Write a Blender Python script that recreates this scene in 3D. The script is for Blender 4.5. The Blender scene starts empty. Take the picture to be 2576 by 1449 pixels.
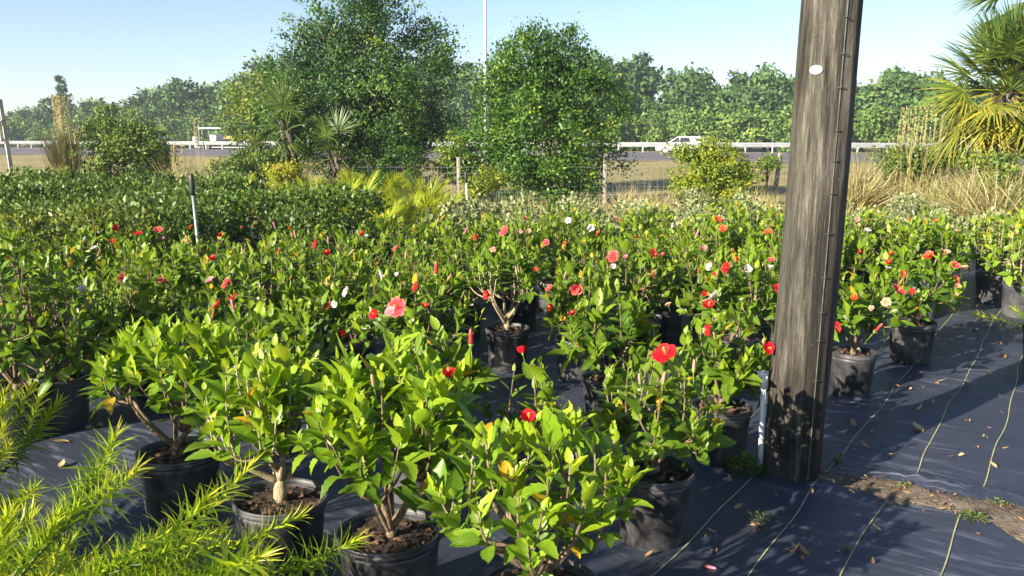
import bpy, math, random
import numpy as np
from mathutils import Vector, Matrix, Quaternion

# ------------------------------------------------------------------ scene, camera, sky, sun, exposure
sc = bpy.context.scene
col = sc.collection
rng = np.random.default_rng(11)
random.seed(11)
R_ = math.radians
EYE = 1.65
F_PX, CX, CY = 2144.0, 1288.0, 724.5          # focal length and centre in pixels of a 2576 px wide view
PITCH = math.atan((CY - 345.0) / F_PX)
cam_d = bpy.data.cameras.new('camera')
cam = bpy.data.objects.new('camera', cam_d)
col.objects.link(cam)
cam.location = (0, 0, EYE)
cam.rotation_euler = (math.pi / 2 - PITCH, 0, 0)
cam_d.sensor_width = 36.0
cam_d.lens = 18.0 / (CX / F_PX)
cam_d.clip_start = 0.05
cam_d.clip_end = 3000
sc.camera = cam
sc.render.resolution_x, sc.render.resolution_y = 1024, 576

SUN_EL, SUN_AZ = 22.0, 230.0                  # azimuth clockwise from +Y
w = bpy.data.worlds.new('World')
sc.world = w
w.use_nodes = True
nt = w.node_tree
nt.nodes.clear()
sky = nt.nodes.new('ShaderNodeTexSky')
sky.sky_type = 'NISHITA'
sky.sun_disc = False
sky.sun_elevation = R_(SUN_EL)
sky.sun_rotation = R_(SUN_AZ)
sky.air_density, sky.dust_density, sky.ozone_density = 1.0, 0.05, 1.6
bg = nt.nodes.new('ShaderNodeBackground')
bg.inputs['Strength'].default_value = 0.062
wo = nt.nodes.new('ShaderNodeOutputWorld')
tintn = nt.nodes.new('ShaderNodeMix'); tintn.data_type = 'RGBA'; tintn.blend_type = 'MULTIPLY'; tintn.inputs[0].default_value = 1.0
tintn.inputs[7].default_value = (.94, .97, 1.09, 1)            # hazy morning air, a little bluer
nt.links.new(sky.outputs[0], tintn.inputs[6]); nt.links.new(tintn.outputs[2], bg.inputs[0])
nt.links.new(bg.outputs[0], wo.inputs[0])

sun_d = bpy.data.lights.new('sun', 'SUN')
sun_d.energy = 5.0
sun_d.angle = R_(0.53)
sun_d.color = (1.0, 0.90, 0.74)
sun = bpy.data.objects.new('sun', sun_d)
col.objects.link(sun)
sv = Vector((math.sin(R_(SUN_AZ)) * math.cos(R_(SUN_EL)), math.cos(R_(SUN_AZ)) * math.cos(R_(SUN_EL)), math.sin(R_(SUN_EL))))
sun.rotation_euler = sv.to_track_quat('Z', 'Y').to_euler()
sun.location = sv * 40
sc.view_settings.view_transform = 'Standard'
sc.view_settings.look = 'None'
sc.view_settings.gamma = 1.0
sc.view_settings.exposure = 1.52

# ------------------------------------------------------------------ pixel helpers (a pixel gives a direction only)
FWD = np.array([0, math.cos(PITCH), -math.sin(PITCH)])
DWN = np.array([0, -math.sin(PITCH), -math.cos(PITCH)])
EYEP = np.array([0, 0, EYE])
def ray(u, v):
    return np.array([(u - CX) / F_PX, 0, 0]) + FWD + DWN * ((v - CY) / F_PX)
def G(u, v, z=0.0):
    d = ray(u, v)
    return EYEP + d * ((z - EYE) / d[2])
def PD(u, v, y):
    d = ray(u, v)
    return EYEP + d * (y / d[1])

# ------------------------------------------------------------------ mesh helpers
def mesh(name, V, quads=None, tris=None, mat=None, tint=None, uv=None, smooth=True):
    V = np.asarray(V, dtype=np.float32).reshape(-1, 3)
    loops, starts, n = [], [], 0
    if quads is not None and len(quads):
        q = np.asarray(quads, dtype=np.int32).reshape(-1, 4)
        loops.append(q.ravel()); starts.append(np.arange(len(q), dtype=np.int32) * 4); n = q.size
    if tris is not None and len(tris):
        t = np.asarray(tris, dtype=np.int32).reshape(-1, 3)
        loops.append(t.ravel()); starts.append(n + np.arange(len(t), dtype=np.int32) * 3)
    loops = np.concatenate(loops); starts = np.concatenate(starts)
    me = bpy.data.meshes.new(name)
    me.vertices.add(len(V)); me.vertices.foreach_set('co', V.ravel())
    me.loops.add(len(loops)); me.loops.foreach_set('vertex_index', loops)
    me.polygons.add(len(starts)); me.polygons.foreach_set('loop_start', starts)
    me.update(calc_edges=True)
    me.polygons.foreach_set('use_smooth', np.full(len(starts), bool(smooth)))
    if tint is not None:
        a = me.attributes.new('tint', 'FLOAT', 'POINT')
        a.data.foreach_set('value', np.asarray(tint, dtype=np.float32))
    if uv is not None:
        a = me.attributes.new('UVMap', 'FLOAT2', 'CORNER')
        a.data.foreach_set('vector', np.asarray(uv, dtype=np.float32)[loops].ravel())
    if mat is not None:
        me.materials.append(mat)
    return me

def add(name, me, parent=None, loc=(0, 0, 0), rot=None, scale=None, mtx=None, tint=0.0, mat=None):
    o = bpy.data.objects.new(name, me)
    o.color = (tint, 0, 0, 1)
    if mtx is not None:
        o.matrix_basis = mtx
    else:
        o.location = loc
        if rot is not None: o.rotation_euler = rot
        if scale is not None: o.scale = (scale, scale, scale) if isinstance(scale, (int, float)) else scale
    if parent is not None: o.parent = parent
    if mat is not None:
        o.material_slots[0].link = 'OBJECT'; o.material_slots[0].material = mat
    col.objects.link(o)
    return o

def thing(name, label, cat, loc=(0, 0, 0), rz=0.0, group=None):
    o = bpy.data.objects.new(name, None)
    o.empty_display_size = 0.1
    o.location = loc; o.rotation_euler = (0, 0, rz)
    col.objects.link(o)
    return tag(o, label, cat, group)

def tag(o, label=None, cat=None, group=None, kind=None):
    if label: o['label'] = label
    if cat: o['category'] = cat
    if group: o['group'] = group
    if kind: o['kind'] = kind
    return o

class MB:
    """collects pieces that belong to ONE part"""
    def __init__(s): s.V, s.Q, s.T, s.n = [], [], [], 0
    def put(s, V, Q=None, T=None):
        V = np.asarray(V, float).reshape(-1, 3)
        s.V.append(V)
        if Q is not None and len(Q): s.Q.append(np.asarray(Q, int).reshape(-1, 4) + s.n)
        if T is not None and len(T): s.T.append(np.asarray(T, int).reshape(-1, 3) + s.n)
        s.n += len(V); return s
    def box(s, c, sz, rz=0.0, M=None):
        x, y, z = np.array(sz) / 2
        V = np.array([[i * x, j * y, k * z] for k in (-1, 1) for j in (-1, 1) for i in (-1, 1)])
        if rz: V = V @ np.array([[math.cos(rz), math.sin(rz), 0], [-math.sin(rz), math.cos(rz), 0], [0, 0, 1]])
        if M is not None: V = V @ np.asarray(M).T
        return s.put(V + np.array(c), [[0, 2, 3, 1], [4, 5, 7, 6], [0, 1, 5, 4], [2, 6, 7, 3], [0, 4, 6, 2], [1, 3, 7, 5]])
    def tube(s, P, r, n=6, cap=True):
        P = np.asarray(P, float); k = len(P)
        r = np.full(k, r) if np.isscalar(r) else np.asarray(r, float)
        d = np.gradient(P, axis=0); d /= np.linalg.norm(d, axis=1)[:, None] + 1e-9
        ref = np.array([0, 0, 1.]) if abs(d.mean(0)[2]) < 0.8 else np.array([1., 0, 0])
        a = np.cross(d, ref); a /= np.linalg.norm(a, axis=1)[:, None] + 1e-9
        b = np.cross(d, a)
        th = np.arange(n) * 2 * math.pi / n
        V = (P[:, None] + r[:, None, None] * (a[:, None] * np.cos(th)[None, :, None] + b[:, None] * np.sin(th)[None, :, None])).reshape(-1, 3)
        Q = [[i * n + j, i * n + (j + 1) % n, (i + 1) * n + (j + 1) % n, (i + 1) * n + j] for i in range(k - 1) for j in range(n)]
        T = []
        if cap:
            V = np.vstack([V, P[0], P[-1]])
            T = [[(j + 1) % n, j, k * n] for j in range(n)] + [[(k - 1) * n + j, (k - 1) * n + (j + 1) % n, k * n + 1] for j in range(n)]
        return s.put(V, Q, T)
    def lathe(s, prof, n=24, c=(0, 0, 0), wob=None):
        prof = np.asarray(prof, float); k = len(prof)
        th = np.arange(n) * 2 * math.pi / n
        rr = prof[:, 0][:, None] * np.ones(n)[None]
        if wob is not None: rr = rr * wob[None, :]
        V = np.stack([rr * np.cos(th), rr * np.sin(th), prof[:, 1][:, None] * np.ones(n)[None]], -1).reshape(-1, 3) + np.array(c)
        Q = [[i * n + j, i * n + (j + 1) % n, (i + 1) * n + (j + 1) % n, (i + 1) * n + j] for i in range(k - 1) for j in range(n)]
        return s.put(V, Q)
    def build(s, name, mat, smooth=True, tint=None, uv=None):
        return mesh(name, np.vstack(s.V), np.vstack(s.Q) if s.Q else None, np.vstack(s.T) if s.T else None, mat, tint, uv, smooth)

def frames(d, up, roll=None):
    d = d / (np.linalg.norm(d, axis=-1, keepdims=True) + 1e-9)
    x = np.cross(d, up); l = np.linalg.norm(x, axis=-1, keepdims=True)
    x = np.where(l < 1e-3, np.array([1., 0, 0]), x / (l + 1e-9))
    z = np.cross(x, d)
    if roll is not None:
        c, s_ = np.cos(roll)[:, None], np.sin(roll)[:, None]
        x, z = x * c + z * s_, z * c - x * s_
    return np.stack([x, d, z], axis=-1)

def soup(tpl, R, T, S):
    V0, Q0 = tpl[0], tpl[1]
    S = np.asarray(S, float)
    S = S[:, None, None] if S.ndim == 1 else S[:, None, :]
    V = np.einsum('nij,nkj->nki', R, V0[None] * S) + T[:, None]
    N, k = len(T), len(V0)
    Q = (Q0[None] + (np.arange(N) * k)[:, None, None]).reshape(-1, 4)
    return V.reshape(-1, 3), Q

def rep(t, tpl): return np.repeat(np.asarray(t, np.float32), len(tpl[0]))

# leaf template: blade along +Y from the stalk, face +Z, unit length
def leaf_tpl(n=8, width=0.62, fold=0.28, curl=0.18, serr=0.0, a=0.75, b=1.0, stalk=0.0, rnd=None):
    t = np.linspace(0, 1, n + 1)
    wd = t ** a * (1 - t) ** b; wd = wd / wd.max() * width / 2
    wd[0] = wd[0] + 0.012; wd[-1] = 0.004
    if serr:
        wd[1:-1] *= 1 + serr * np.where(np.arange(1, n) % 2 == 0, 1, -1)
    y = stalk + t * (1 - stalk * 0.0)
    zc = curl * (t - 0.15) ** 2 * -1.0
    jz = np.zeros(n + 1) if rnd is None else rnd.normal(0, 0.012, n + 1)
    L = np.stack([-wd, y - 0.0, zc + fold * wd + jz], -1)
    M = np.stack([0 * t, y, zc], -1)
    Rr = np.stack([wd, y, zc + fold * wd - jz], -1)
    V = np.stack([L, M, Rr], 1).reshape(-1, 3)
    uv = np.stack([np.tile([0, .5, 1.], n + 1), np.repeat(t, 3)], -1)
    Q = []
    for i in range(n):
        o = i * 3
        Q += [[o, o + 1, o + 4, o + 3], [o + 1, o + 2, o + 5, o + 4]]
    if stalk:
        k = len(V)
        V = np.vstack([V, [[-.012, 0, -.0], [.012, 0, 0], [.012, stalk + .02, 0.004], [-.012, stalk + .02, 0.004]]])
        uv = np.vstack([uv, [[.5, 0]] * 4]); Q.append([k, k + 1, k + 2, k + 3])
    return V, np.array(Q), uv

def strip_tpl(n=4, width=0.1, bend=0.25, tip=0.05, fold=0.0):
    t = np.linspace(0, 1, n + 1)
    wd = width / 2 * np.clip(np.minimum(1, 0.45 + t * 4) * (1 - t ** 2.2), tip, 1)
    z = -bend * t ** 2
    y = t * (1 - 0.25 * bend * t)
    V = np.stack([np.stack([-wd, y, z], -1), np.stack([wd, y, z], -1)], 1).reshape(-1, 3)
    Q = np.array([[2 * i, 2 * i + 1, 2 * i + 3, 2 * i + 2] for i in range(n)])
    return V, Q

DIAMOND = (np.array([[0, 0, 0], [-.34, .5, .1], [0, 1, -.05], [.34, .5, .1]]), np.array([[0, 3, 2, 1]]))
FOLDED = (np.array([[0, 0, 0], [-.3, .42, .12], [0, .48, 0], [.3, .42, .12], [0, 1, -.12]]),
          np.array([[0, 2, 4, 1], [0, 3, 4, 2]]))

# ------------------------------------------------------------------ materials
def newmat(name):
    m = bpy.data.materials.new(name); m.use_nodes = True
    t = m.node_tree; t.nodes.clear()
    out = t.nodes.new('ShaderNodeOutputMaterial')
    return m, t, out
def N(t, typ, **kw):
    n = t.nodes.new(typ)
    for k, v in kw.items():
        if k in n.bl_rna.properties: setattr(n, k, v)
        else: n.inputs[k.replace('_', ' ')].default_value = v
    return n
def ramp(t, stops, src=None, interp='LINEAR'):
    r = t.nodes.new('ShaderNodeValToRGB'); cr = r.color_ramp; cr.interpolation = interp
    while len(cr.elements) < len(stops): cr.elements.new(0.5)
    for e, (p, c) in zip(cr.elements, stops):
        e.position = p; e.color = (*c, 1) if len(c) == 3 else c
    if src is not None: t.links.new(src, r.inputs[0])
    return r
def math_n(t, op, a, b=None):
    n = t.nodes.new('ShaderNodeMath'); n.operation = op
    for i, v in enumerate((a, b)):
        if v is None: continue
        if hasattr(v, 'links'): t.links.new(v, n.inputs[i])
        else: n.inputs[i].default_value = v
    return n.outputs[0]
def coord(t, scale=(1, 1, 1), kind='Object'):
    c = t.nodes.new('ShaderNodeTexCoord'); m = t.nodes.new('ShaderNodeMapping')
    m.inputs['Scale'].default_value = scale
    t.links.new(c.outputs[kind], m.inputs[0]); return m.outputs[0]
def noise(t, vec, scale, detail=4, rough=.6):
    n = t.nodes.new('ShaderNodeTexNoise')
    n.inputs['Scale'].default_value = scale; n.inputs['Detail'].default_value = detail; n.inputs['Roughness'].default_value = rough
    if vec is not None: t.links.new(vec, n.inputs[0])
    return n.outputs[0]
def mixc(t, f, a, b, mode='MIX'):
    m = t.nodes.new('ShaderNodeMix'); m.data_type = 'RGBA'; m.blend_type = mode
    for s, v in ((m.inputs[0], f), (m.inputs[6], a), (m.inputs[7], b)):
        if hasattr(v, 'links'): t.links.new(v, s)
        elif isinstance(v, (int, float)): s.default_value = v
        else: s.default_value = (*v, 1)
    return m.outputs[2]

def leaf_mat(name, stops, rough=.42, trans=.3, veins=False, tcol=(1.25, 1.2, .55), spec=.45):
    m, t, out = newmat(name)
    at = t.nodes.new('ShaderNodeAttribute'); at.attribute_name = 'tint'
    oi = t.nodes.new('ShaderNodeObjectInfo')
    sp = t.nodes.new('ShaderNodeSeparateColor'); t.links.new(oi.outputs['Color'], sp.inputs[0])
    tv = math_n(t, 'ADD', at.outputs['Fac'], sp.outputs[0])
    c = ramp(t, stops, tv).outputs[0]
    if veins:
        uvn = t.nodes.new('ShaderNodeUVMap'); sx = t.nodes.new('ShaderNodeSeparateXYZ'); t.links.new(uvn.outputs[0], sx.inputs[0])
        au = math_n(t, 'ABSOLUTE', math_n(t, 'SUBTRACT', sx.outputs[0], .5))
        mid = math_n(t, 'LESS_THAN', au, .035)
        ph = math_n(t, 'SUBTRACT', sx.outputs[1], math_n(t, 'MULTIPLY', au, .55))
        lat = math_n(t, 'GREATER_THAN', math_n(t, 'SINE', math_n(t, 'MULTIPLY', ph, 46.0)), .93)
        vv = math_n(t, 'MAXIMUM', mid, math_n(t, 'MULTIPLY', lat, .5))
        light = mixc(t, .45, c, (.34, .42, .10))
        c = mixc(t, math_n(t, 'MULTIPLY', vv, .6), c, light)
        nz = noise(t, coord(t, kind='Object'), 9, 2)
        c = mixc(t, .22, c, ramp(t, [(.3, (.25, .25, .25)), (.7, (.75, .75, .75))], nz).outputs[0], 'OVERLAY')
    p = t.nodes.new('ShaderNodeBsdfPrincipled')
    t.links.new(c, p.inputs['Base Color']); p.inputs['Roughness'].default_value = rough
    p.inputs['Specular IOR Level'].default_value = spec
    if veins:
        b = t.nodes.new('ShaderNodeBump'); b.inputs['Strength'].default_value = .35; b.inputs['Distance'].default_value = .01
        t.links.new(vv, b.inputs['Height']); b.invert = True
        t.links.new(b.outputs[0], p.inputs['Normal'])
    tr = t.nodes.new('ShaderNodeBsdfTranslucent')
    t.links.new(mixc(t, 1.0, c, tcol, 'MULTIPLY'), tr.inputs[0])
    mx = t.nodes.new('ShaderNodeMixShader'); mx.inputs[0].default_value = trans
    t.links.new(p.outputs[0], mx.inputs[1]); t.links.new(tr.outputs[0], mx.inputs[2])
    t.links.new(mx.outputs[0], out.inputs[0])
    return m

def simple(name, c1, c2=None, scale=8, stretch=(1, 1, 1), rough=.6, bump=0.0, metallic=0.0, spec=.5, lo=.35, hi=.65, bscale=None, kind='Object'):
    m, t, out = newmat(name)
    p = t.nodes.new('ShaderNodeBsdfPrincipled'); p.inputs['Roughness'].default_value = rough
    p.inputs['Metallic'].default_value = metallic; p.inputs['Specular IOR Level'].default_value = spec
    v = coord(t, stretch, kind); nz = noise(t, v, scale, 6)
    if c2 is None: p.inputs['Base Color'].default_value = (*c1, 1)
    else: t.links.new(ramp(t, [(lo, c1), (hi, c2)], nz).outputs[0], p.inputs['Base Color'])
    if bump:
        nb = noise(t, v, bscale or scale * 3, 4)
        b = t.nodes.new('ShaderNodeBump'); b.inputs['Strength'].default_value = bump; b.inputs['Distance'].default_value = .02
        t.links.new(nb, b.inputs['Height']); t.links.new(b.outputs[0], p.inputs['Normal'])
    t.links.new(p.outputs[0], out.inputs[0]); return m

M = {}
YEL = (.55, .36, .02)
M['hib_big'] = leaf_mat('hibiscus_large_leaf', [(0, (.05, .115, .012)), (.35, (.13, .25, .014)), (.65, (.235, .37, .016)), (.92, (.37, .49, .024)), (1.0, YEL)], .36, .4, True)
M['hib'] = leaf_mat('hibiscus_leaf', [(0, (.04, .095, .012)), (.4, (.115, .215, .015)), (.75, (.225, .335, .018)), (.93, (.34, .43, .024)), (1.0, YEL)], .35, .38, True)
M['lime'] = leaf_mat('lime_hibiscus_leaf', [(0, (.07, .13, .012)), (.4, (.16, .27, .018)), (.9, (.32, .42, .03)), (1.0, YEL)], .4, .3)
M['dark_shrub'] = leaf_mat('dark_shrub_leaf', [(0, (.04, .085, .014)), (.6, (.095, .17, .026)), (1, (.22, .28, .07))], .42, .3)
M['olive_shrub'] = leaf_mat('olive_shrub_leaf', [(0, (.06, .10, .015)), (.6, (.14, .19, .025)), (1, (.3, .29, .045))], .45, .25)
M['silver'] = leaf_mat('silver_shrub_leaf', [(0, (.09, .13, .04)), (.5, (.22, .26, .10)), (1, (.46, .46, .26))], .6, .2)
M['areca'] = leaf_mat('young_palm_leaf', [(0, (.12, .19, .012)), (.5, (.27, .34, .016)), (1, (.44, .45, .025))], .42, .35)
M['oak'] = leaf_mat('oak_leaf', [(0, (.03, .08, .025)), (.5, (.075, .165, .034)), (.85, (.15, .25, .035)), (1, (.32, .37, .035))], .45, .36)
M['oak_b'] = leaf_mat('laurel_leaf', [(0, (.035, .09, .015)), (.5, (.09, .20, .024)), (.85, (.18, .30, .03)), (1, (.36, .42, .035))], .42, .38)
M['bush'] = leaf_mat('roadside_bush_leaf', [(0, (.05, .10, .018)), (.5, (.12, .20, .03)), (1, (.32, .34, .04))], .48, .28)
M['bush_y'] = leaf_mat('yellow_bush_leaf', [(0, (.09, .15, .012)), (.5, (.22, .29, .018)), (.85, (.40, .40, .025)), (1, (.5, .28, .03))], .48, .3)
M['far'] = leaf_mat('far_wood_leaf', [(0, (.035, .075, .02)), (.5, (.075, .15, .03)), (1, (.18, .27, .05))], .6, .15)
M['far_l'] = leaf_mat('far_thicket_leaf', [(0, (.055, .11, .02)), (.5, (.13, .225, .035)), (1, (.28, .36, .06))], .6, .15)
M['palm'] = leaf_mat('fan_palm_leaf', [(0, (.025, .065, .02)), (.35, (.07, .13, .025)), (.7, (.20, .24, .03)), (1, (.36, .30, .035))], .4, .25)
M['deadfrond'] = leaf_mat('dead_palm_leaf', [(0, (.16, .12, .08)), (.5, (.3, .23, .15)), (1, (.45, .37, .26))], .7, .15, tcol=(1, .9, .7))
M['drygrass'] = leaf_mat('dry_grass', [(0, (.15, .15, .04)), (.4, (.36, .31, .12)), (1, (.66, .56, .3))], .7, .25, tcol=(1, .95, .6))
M['verge'] = leaf_mat('verge_grass', [(0, (.09, .13, .03)), (.5, (.25, .26, .08)), (1, (.48, .42, .2))], .7, .25, tcol=(1, 1, .6))
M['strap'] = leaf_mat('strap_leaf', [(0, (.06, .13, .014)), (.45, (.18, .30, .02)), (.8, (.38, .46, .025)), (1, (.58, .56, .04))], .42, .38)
M['weed'] = leaf_mat('weed_leaf', [(0, (.05, .11, .015)), (1, (.17, .26, .03))], .5, .3)
M['litter'] = leaf_mat('fallen_leaf', [(0, (.14, .07, .035)), (.4, (.32, .18, .08)), (.75, (.5, .34, .18)), (1, (.42, .38, .1))], .75, .1, tcol=(1, .8, .6))
M['pinklitter'] = simple('fallen_petal', (.45, .2, .24), (.62, .36, .38), 30, rough=.6)
M['stem'] = simple('stem_bark', (.10, .065, .035), (.27, .20, .12), 60, (1, 1, .3), .8, .4)
M['palestem'] = simple('pale_stem_bark', (.24, .185, .10), (.44, .36, .23), 60, (1, 1, .4), .8, .5)
M['greenstem'] = simple('green_stem', (.07, .13, .03), (.17, .15, .05), 30, rough=.6)
M['bark'] = simple('tree_bark', (.05, .04, .03), (.14, .115, .085), 10, (1, 1, .25), .9, .6)
M['soil'] = simple('potting_soil', (.016, .011, .008), (.075, .042, .022), 38, rough=.95, bump=1.0, bscale=90)
M['chips'] = simple('bark_chip', (.045, .024, .014), (.16, .09, .05), 40, rough=.9)
M['calyx'] = simple('flower_calyx', (.10, .2, .03), (.17, .28, .04), 30, rough=.5)
M['stamen'] = simple('stamen', (.75, .42, .03), (.8, .55, .05), 40, rough=.6)

def pot_mat(name, base, dust, amt):
    m, t, out = newmat(name)
    p = t.nodes.new('ShaderNodeBsdfPrincipled'); p.inputs['Roughness'].default_value = .42
    oi = t.nodes.new('ShaderNodeObjectInfo'); va = t.nodes.new('ShaderNodeVectorMath'); va.operation = 'ADD'
    t.links.new(coord(t), va.inputs[0]); t.links.new(math_n(t, 'MULTIPLY', oi.outputs['Random'], 40.0), va.inputs[1]); v = va.outputs[0]
    vs = t.nodes.new('ShaderNodeMapping'); vs.inputs['Scale'].default_value = (1, 1, .12); t.links.new(v, vs.inputs[0])
    a = noise(t, v, 7, 6, .65); b = noise(t, vs.outputs[0], 30, 3)
    f = math_n(t, 'MULTIPLY', ramp(t, [(.42, (0, 0, 0)), (.72, (1, 1, 1))], a).outputs[0], math_n(t, 'ADD', math_n(t, 'MULTIPLY', b, .9), .3))
    t.links.new(mixc(t, math_n(t, 'MULTIPLY', f, amt), base, dust), p.inputs['Base Color'])
    t.links.new(ramp(t, [(.3, (.34, .34, .34)), (.75, (.6, .6, .6))], a).outputs[0], p.inputs['Roughness'])
    bp = t.nodes.new('ShaderNodeBump'); bp.inputs['Strength'].default_value = .12; bp.inputs['Distance'].default_value = .01
    t.links.new(noise(t, v, 16, 3), bp.inputs['Height']); t.links.new(bp.outputs[0], p.inputs['Normal'])
    t.links.new(p.outputs[0], out.inputs[0]); return m
M['pot'] = pot_mat('black_nursery_pot', (.018, .018, .021), (.15, .145, .14), .95)
M['potgrey'] = pot_mat('faded_nursery_pot', (.055, .055, .06), (.17, .17, .175), .9)

def petal_mat(name, base, edge, throat):
    m, t, out = newmat(name)
    uvn = t.nodes.new('ShaderNodeUVMap'); sx = t.nodes.new('ShaderNodeSeparateXYZ'); t.links.new(uvn.outputs[0], sx.inputs[0])
    nz = noise(t, coord(t), 60, 3)
    ph = math_n(t, 'ADD', sx.outputs[1], math_n(t, 'MULTIPLY', math_n(t, 'SUBTRACT', nz, .5), .25))
    c = ramp(t, [(0.02, throat), (.28, base), (.72, base), (1, edge)], ph).outputs[0]
    p = t.nodes.new('ShaderNodeBsdfPrincipled'); t.links.new(c, p.inputs['Base Color']); p.inputs['Roughness'].default_value = .55
    p.inputs['Specular IOR Level'].default_value = .25
    tr = t.nodes.new('ShaderNodeBsdfTranslucent'); t.links.new(c, tr.inputs[0])
    mx = t.nodes.new('ShaderNodeMixShader'); mx.inputs[0].default_value = .3
    t.links.new(p.outputs[0], mx.inputs[1]); t.links.new(tr.outputs[0], mx.inputs[2]); t.links.new(mx.outputs[0], out.inputs[0])
    return m
PET = {
    'red': petal_mat('red_petal', (.62, .012, .02), (.66, .02, .03), (.25, .004, .012)),
    'coral': petal_mat('coral_petal', (.62, .06, .065), (.72, .22, .17), (.3, .01, .02)),
    'orange': petal_mat('orange_petal', (.72, .09, .03), (.75, .2, .08), (.45, .02, .01)),
    'pink': petal_mat('pink_petal', (.66, .2, .26), (.72, .4, .42), (.4, .03, .05)),
    'white': petal_mat('white_petal', (.74, .6, .6), (.78, .72, .68), (.5, .1, .15)),
    'peach': petal_mat('peach_petal', (.72, .36, .24), (.76, .5, .34), (.5, .1, .06)),
}

# ------------------------------------------------------------------ terrain, roads
TD = np.array([.9285, -.3714]); ND = np.array([.3714, .9285])      # along and across the highway
def road(t, s): return TD * t + ND * s
PROF_S = [-60, 20, 24, 27, 33, 41.5, 43, 65.5, 70, 77, 80, 95, 99, 106, 500]
PROF_Z = [0, 0, -.03, -.1, .12, .46, .5, .5, .36, .06, .03, .03, -.1, -.05, 0]
def tz(s): return np.interp(s, PROF_S, PROF_Z)
sa = np.unique(np.concatenate([np.array(PROF_S, float), np.arange(-20, 110, 1.5), np.linspace(110, 420, 14)]))
ta = np.unique(np.concatenate([np.linspace(-400, -90, 10), np.arange(-90, 91, 3.0), np.linspace(90, 400, 10)]))
SS, TT = np.meshgrid(sa, ta, indexing='ij')
XY = TT[..., None] * TD + SS[..., None] * ND
bumpz = .03 * np.sin(XY[..., 0] * .9 + 1.3 * np.sin(XY[..., 1] * .5)) * np.clip((SS - 20) / 6, 0, 1) * (SS < 42)
V = np.concatenate([XY, (tz(SS) + bumpz)[..., None] - .012], -1).reshape(-1, 3)
nc = len(ta)
ii, jj = np.meshgrid(np.arange(len(sa) - 1), np.arange(nc - 1), indexing='ij')
a = (ii * nc + jj).ravel()
Q = np.stack([a, a + 1, a + nc + 1, a + nc], -1)
m, t, out = newmat('verge_ground')
p = t.nodes.new('ShaderNodeBsdfPrincipled'); p.inputs['Roughness'].default_value = .95; p.inputs['Specular IOR Level'].default_value = .1
v = coord(t)
n1, n2, n3 = noise(t, v, .22, 5), noise(t, v, 2.2, 6, .7), noise(t, coord(t, (1, .4, 1)), 14, 4, .7)
c = ramp(t, [(.36, (.17, .18, .05)), (.5, (.33, .26, .12)), (.66, (.42, .33, .17))], n1).outputs[0]
c = mixc(t, .55, c, ramp(t, [(.3, (.11, .13, .04)), (.7, (.46, .36, .19))], n2).outputs[0])
c = mixc(t, .35, c, ramp(t, [(.3, (.2, .2, .2)), (.7, (.8, .8, .8))], n3).outputs[0], 'OVERLAY')
t.links.new(c, p.inputs['Base Color'])
b = t.nodes.new('ShaderNodeBump'); b.inputs['Strength'].default_value = .8; b.inputs['Distance'].default_value = .06
t.links.new(n3, b.inputs['Height']); t.links.new(b.outputs[0], p.inputs['Normal']); t.links.new(p.outputs[0], out.inputs[0])
ground = tag(add('ground', mesh('ground', V, Q, None, m)), kind='structure')

def band(name, s0, s1, dz, mat, t0=-220, t1=220, ns=4, parent=None):
    s = np.unique(np.concatenate([np.linspace(s0, s1, ns), [x for x in PROF_S if s0 < x < s1]])); tt = np.array([t0, t1])
    V = np.array([[*(road(b_, a_)), tz(a_) + dz] for a_ in s for b_ in tt])
    Q = [[2 * i, 2 * i + 1, 2 * i + 3, 2 * i + 2] for i in range(len(s) - 1)]
    return add(name, mesh(name, V, Q, None, mat, smooth=False), parent)
M['asphalt'] = simple('asphalt', (.13, .112, .118), (.175, .152, .156), .6, (1, 1, 1), .85, .3, bscale=40, spec=.3)
M['paint'] = simple('road_paint', (.62, .62, .6), (.8, .8, .78), 3, rough=.7)
M['shoulder'] = simple('pale_shoulder', (.2, .17, .13), (.3, .26, .2), 3, rough=.9)
road1 = tag(band('road', 43, 64.6, .02, M['asphalt']), kind='structure')
for s_, w_ in ((43.9, .16), (62.6, .16)):
    band('edge_line', s_, s_ + w_, .028, M['paint'], ns=2, parent=road1)
for k in range(-8, 9):
    for s_ in (50.2, 54.6):
        band('lane_dash', s_, s_ + .14, .028, M['paint'], k * 12 + 2, k * 12 + 5.2, ns=2, parent=road1)
for s_ in (47.0, 48.4):
    band('merge_line', s_, s_ + .12, .028, M['paint'], 3.2, 60, ns=2, parent=road1)
tag(band('road_shoulder', 42.2, 43, .012, M['shoulder'], ns=2), kind='structure')
road2 = tag(band('far_road', 80, 95, .02, M['asphalt']), kind='structure')
for s_ in (80.6, 94.2):
    band('edge_line', s_, s_ + .16, .028, M['paint'], ns=2, parent=road2)

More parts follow.
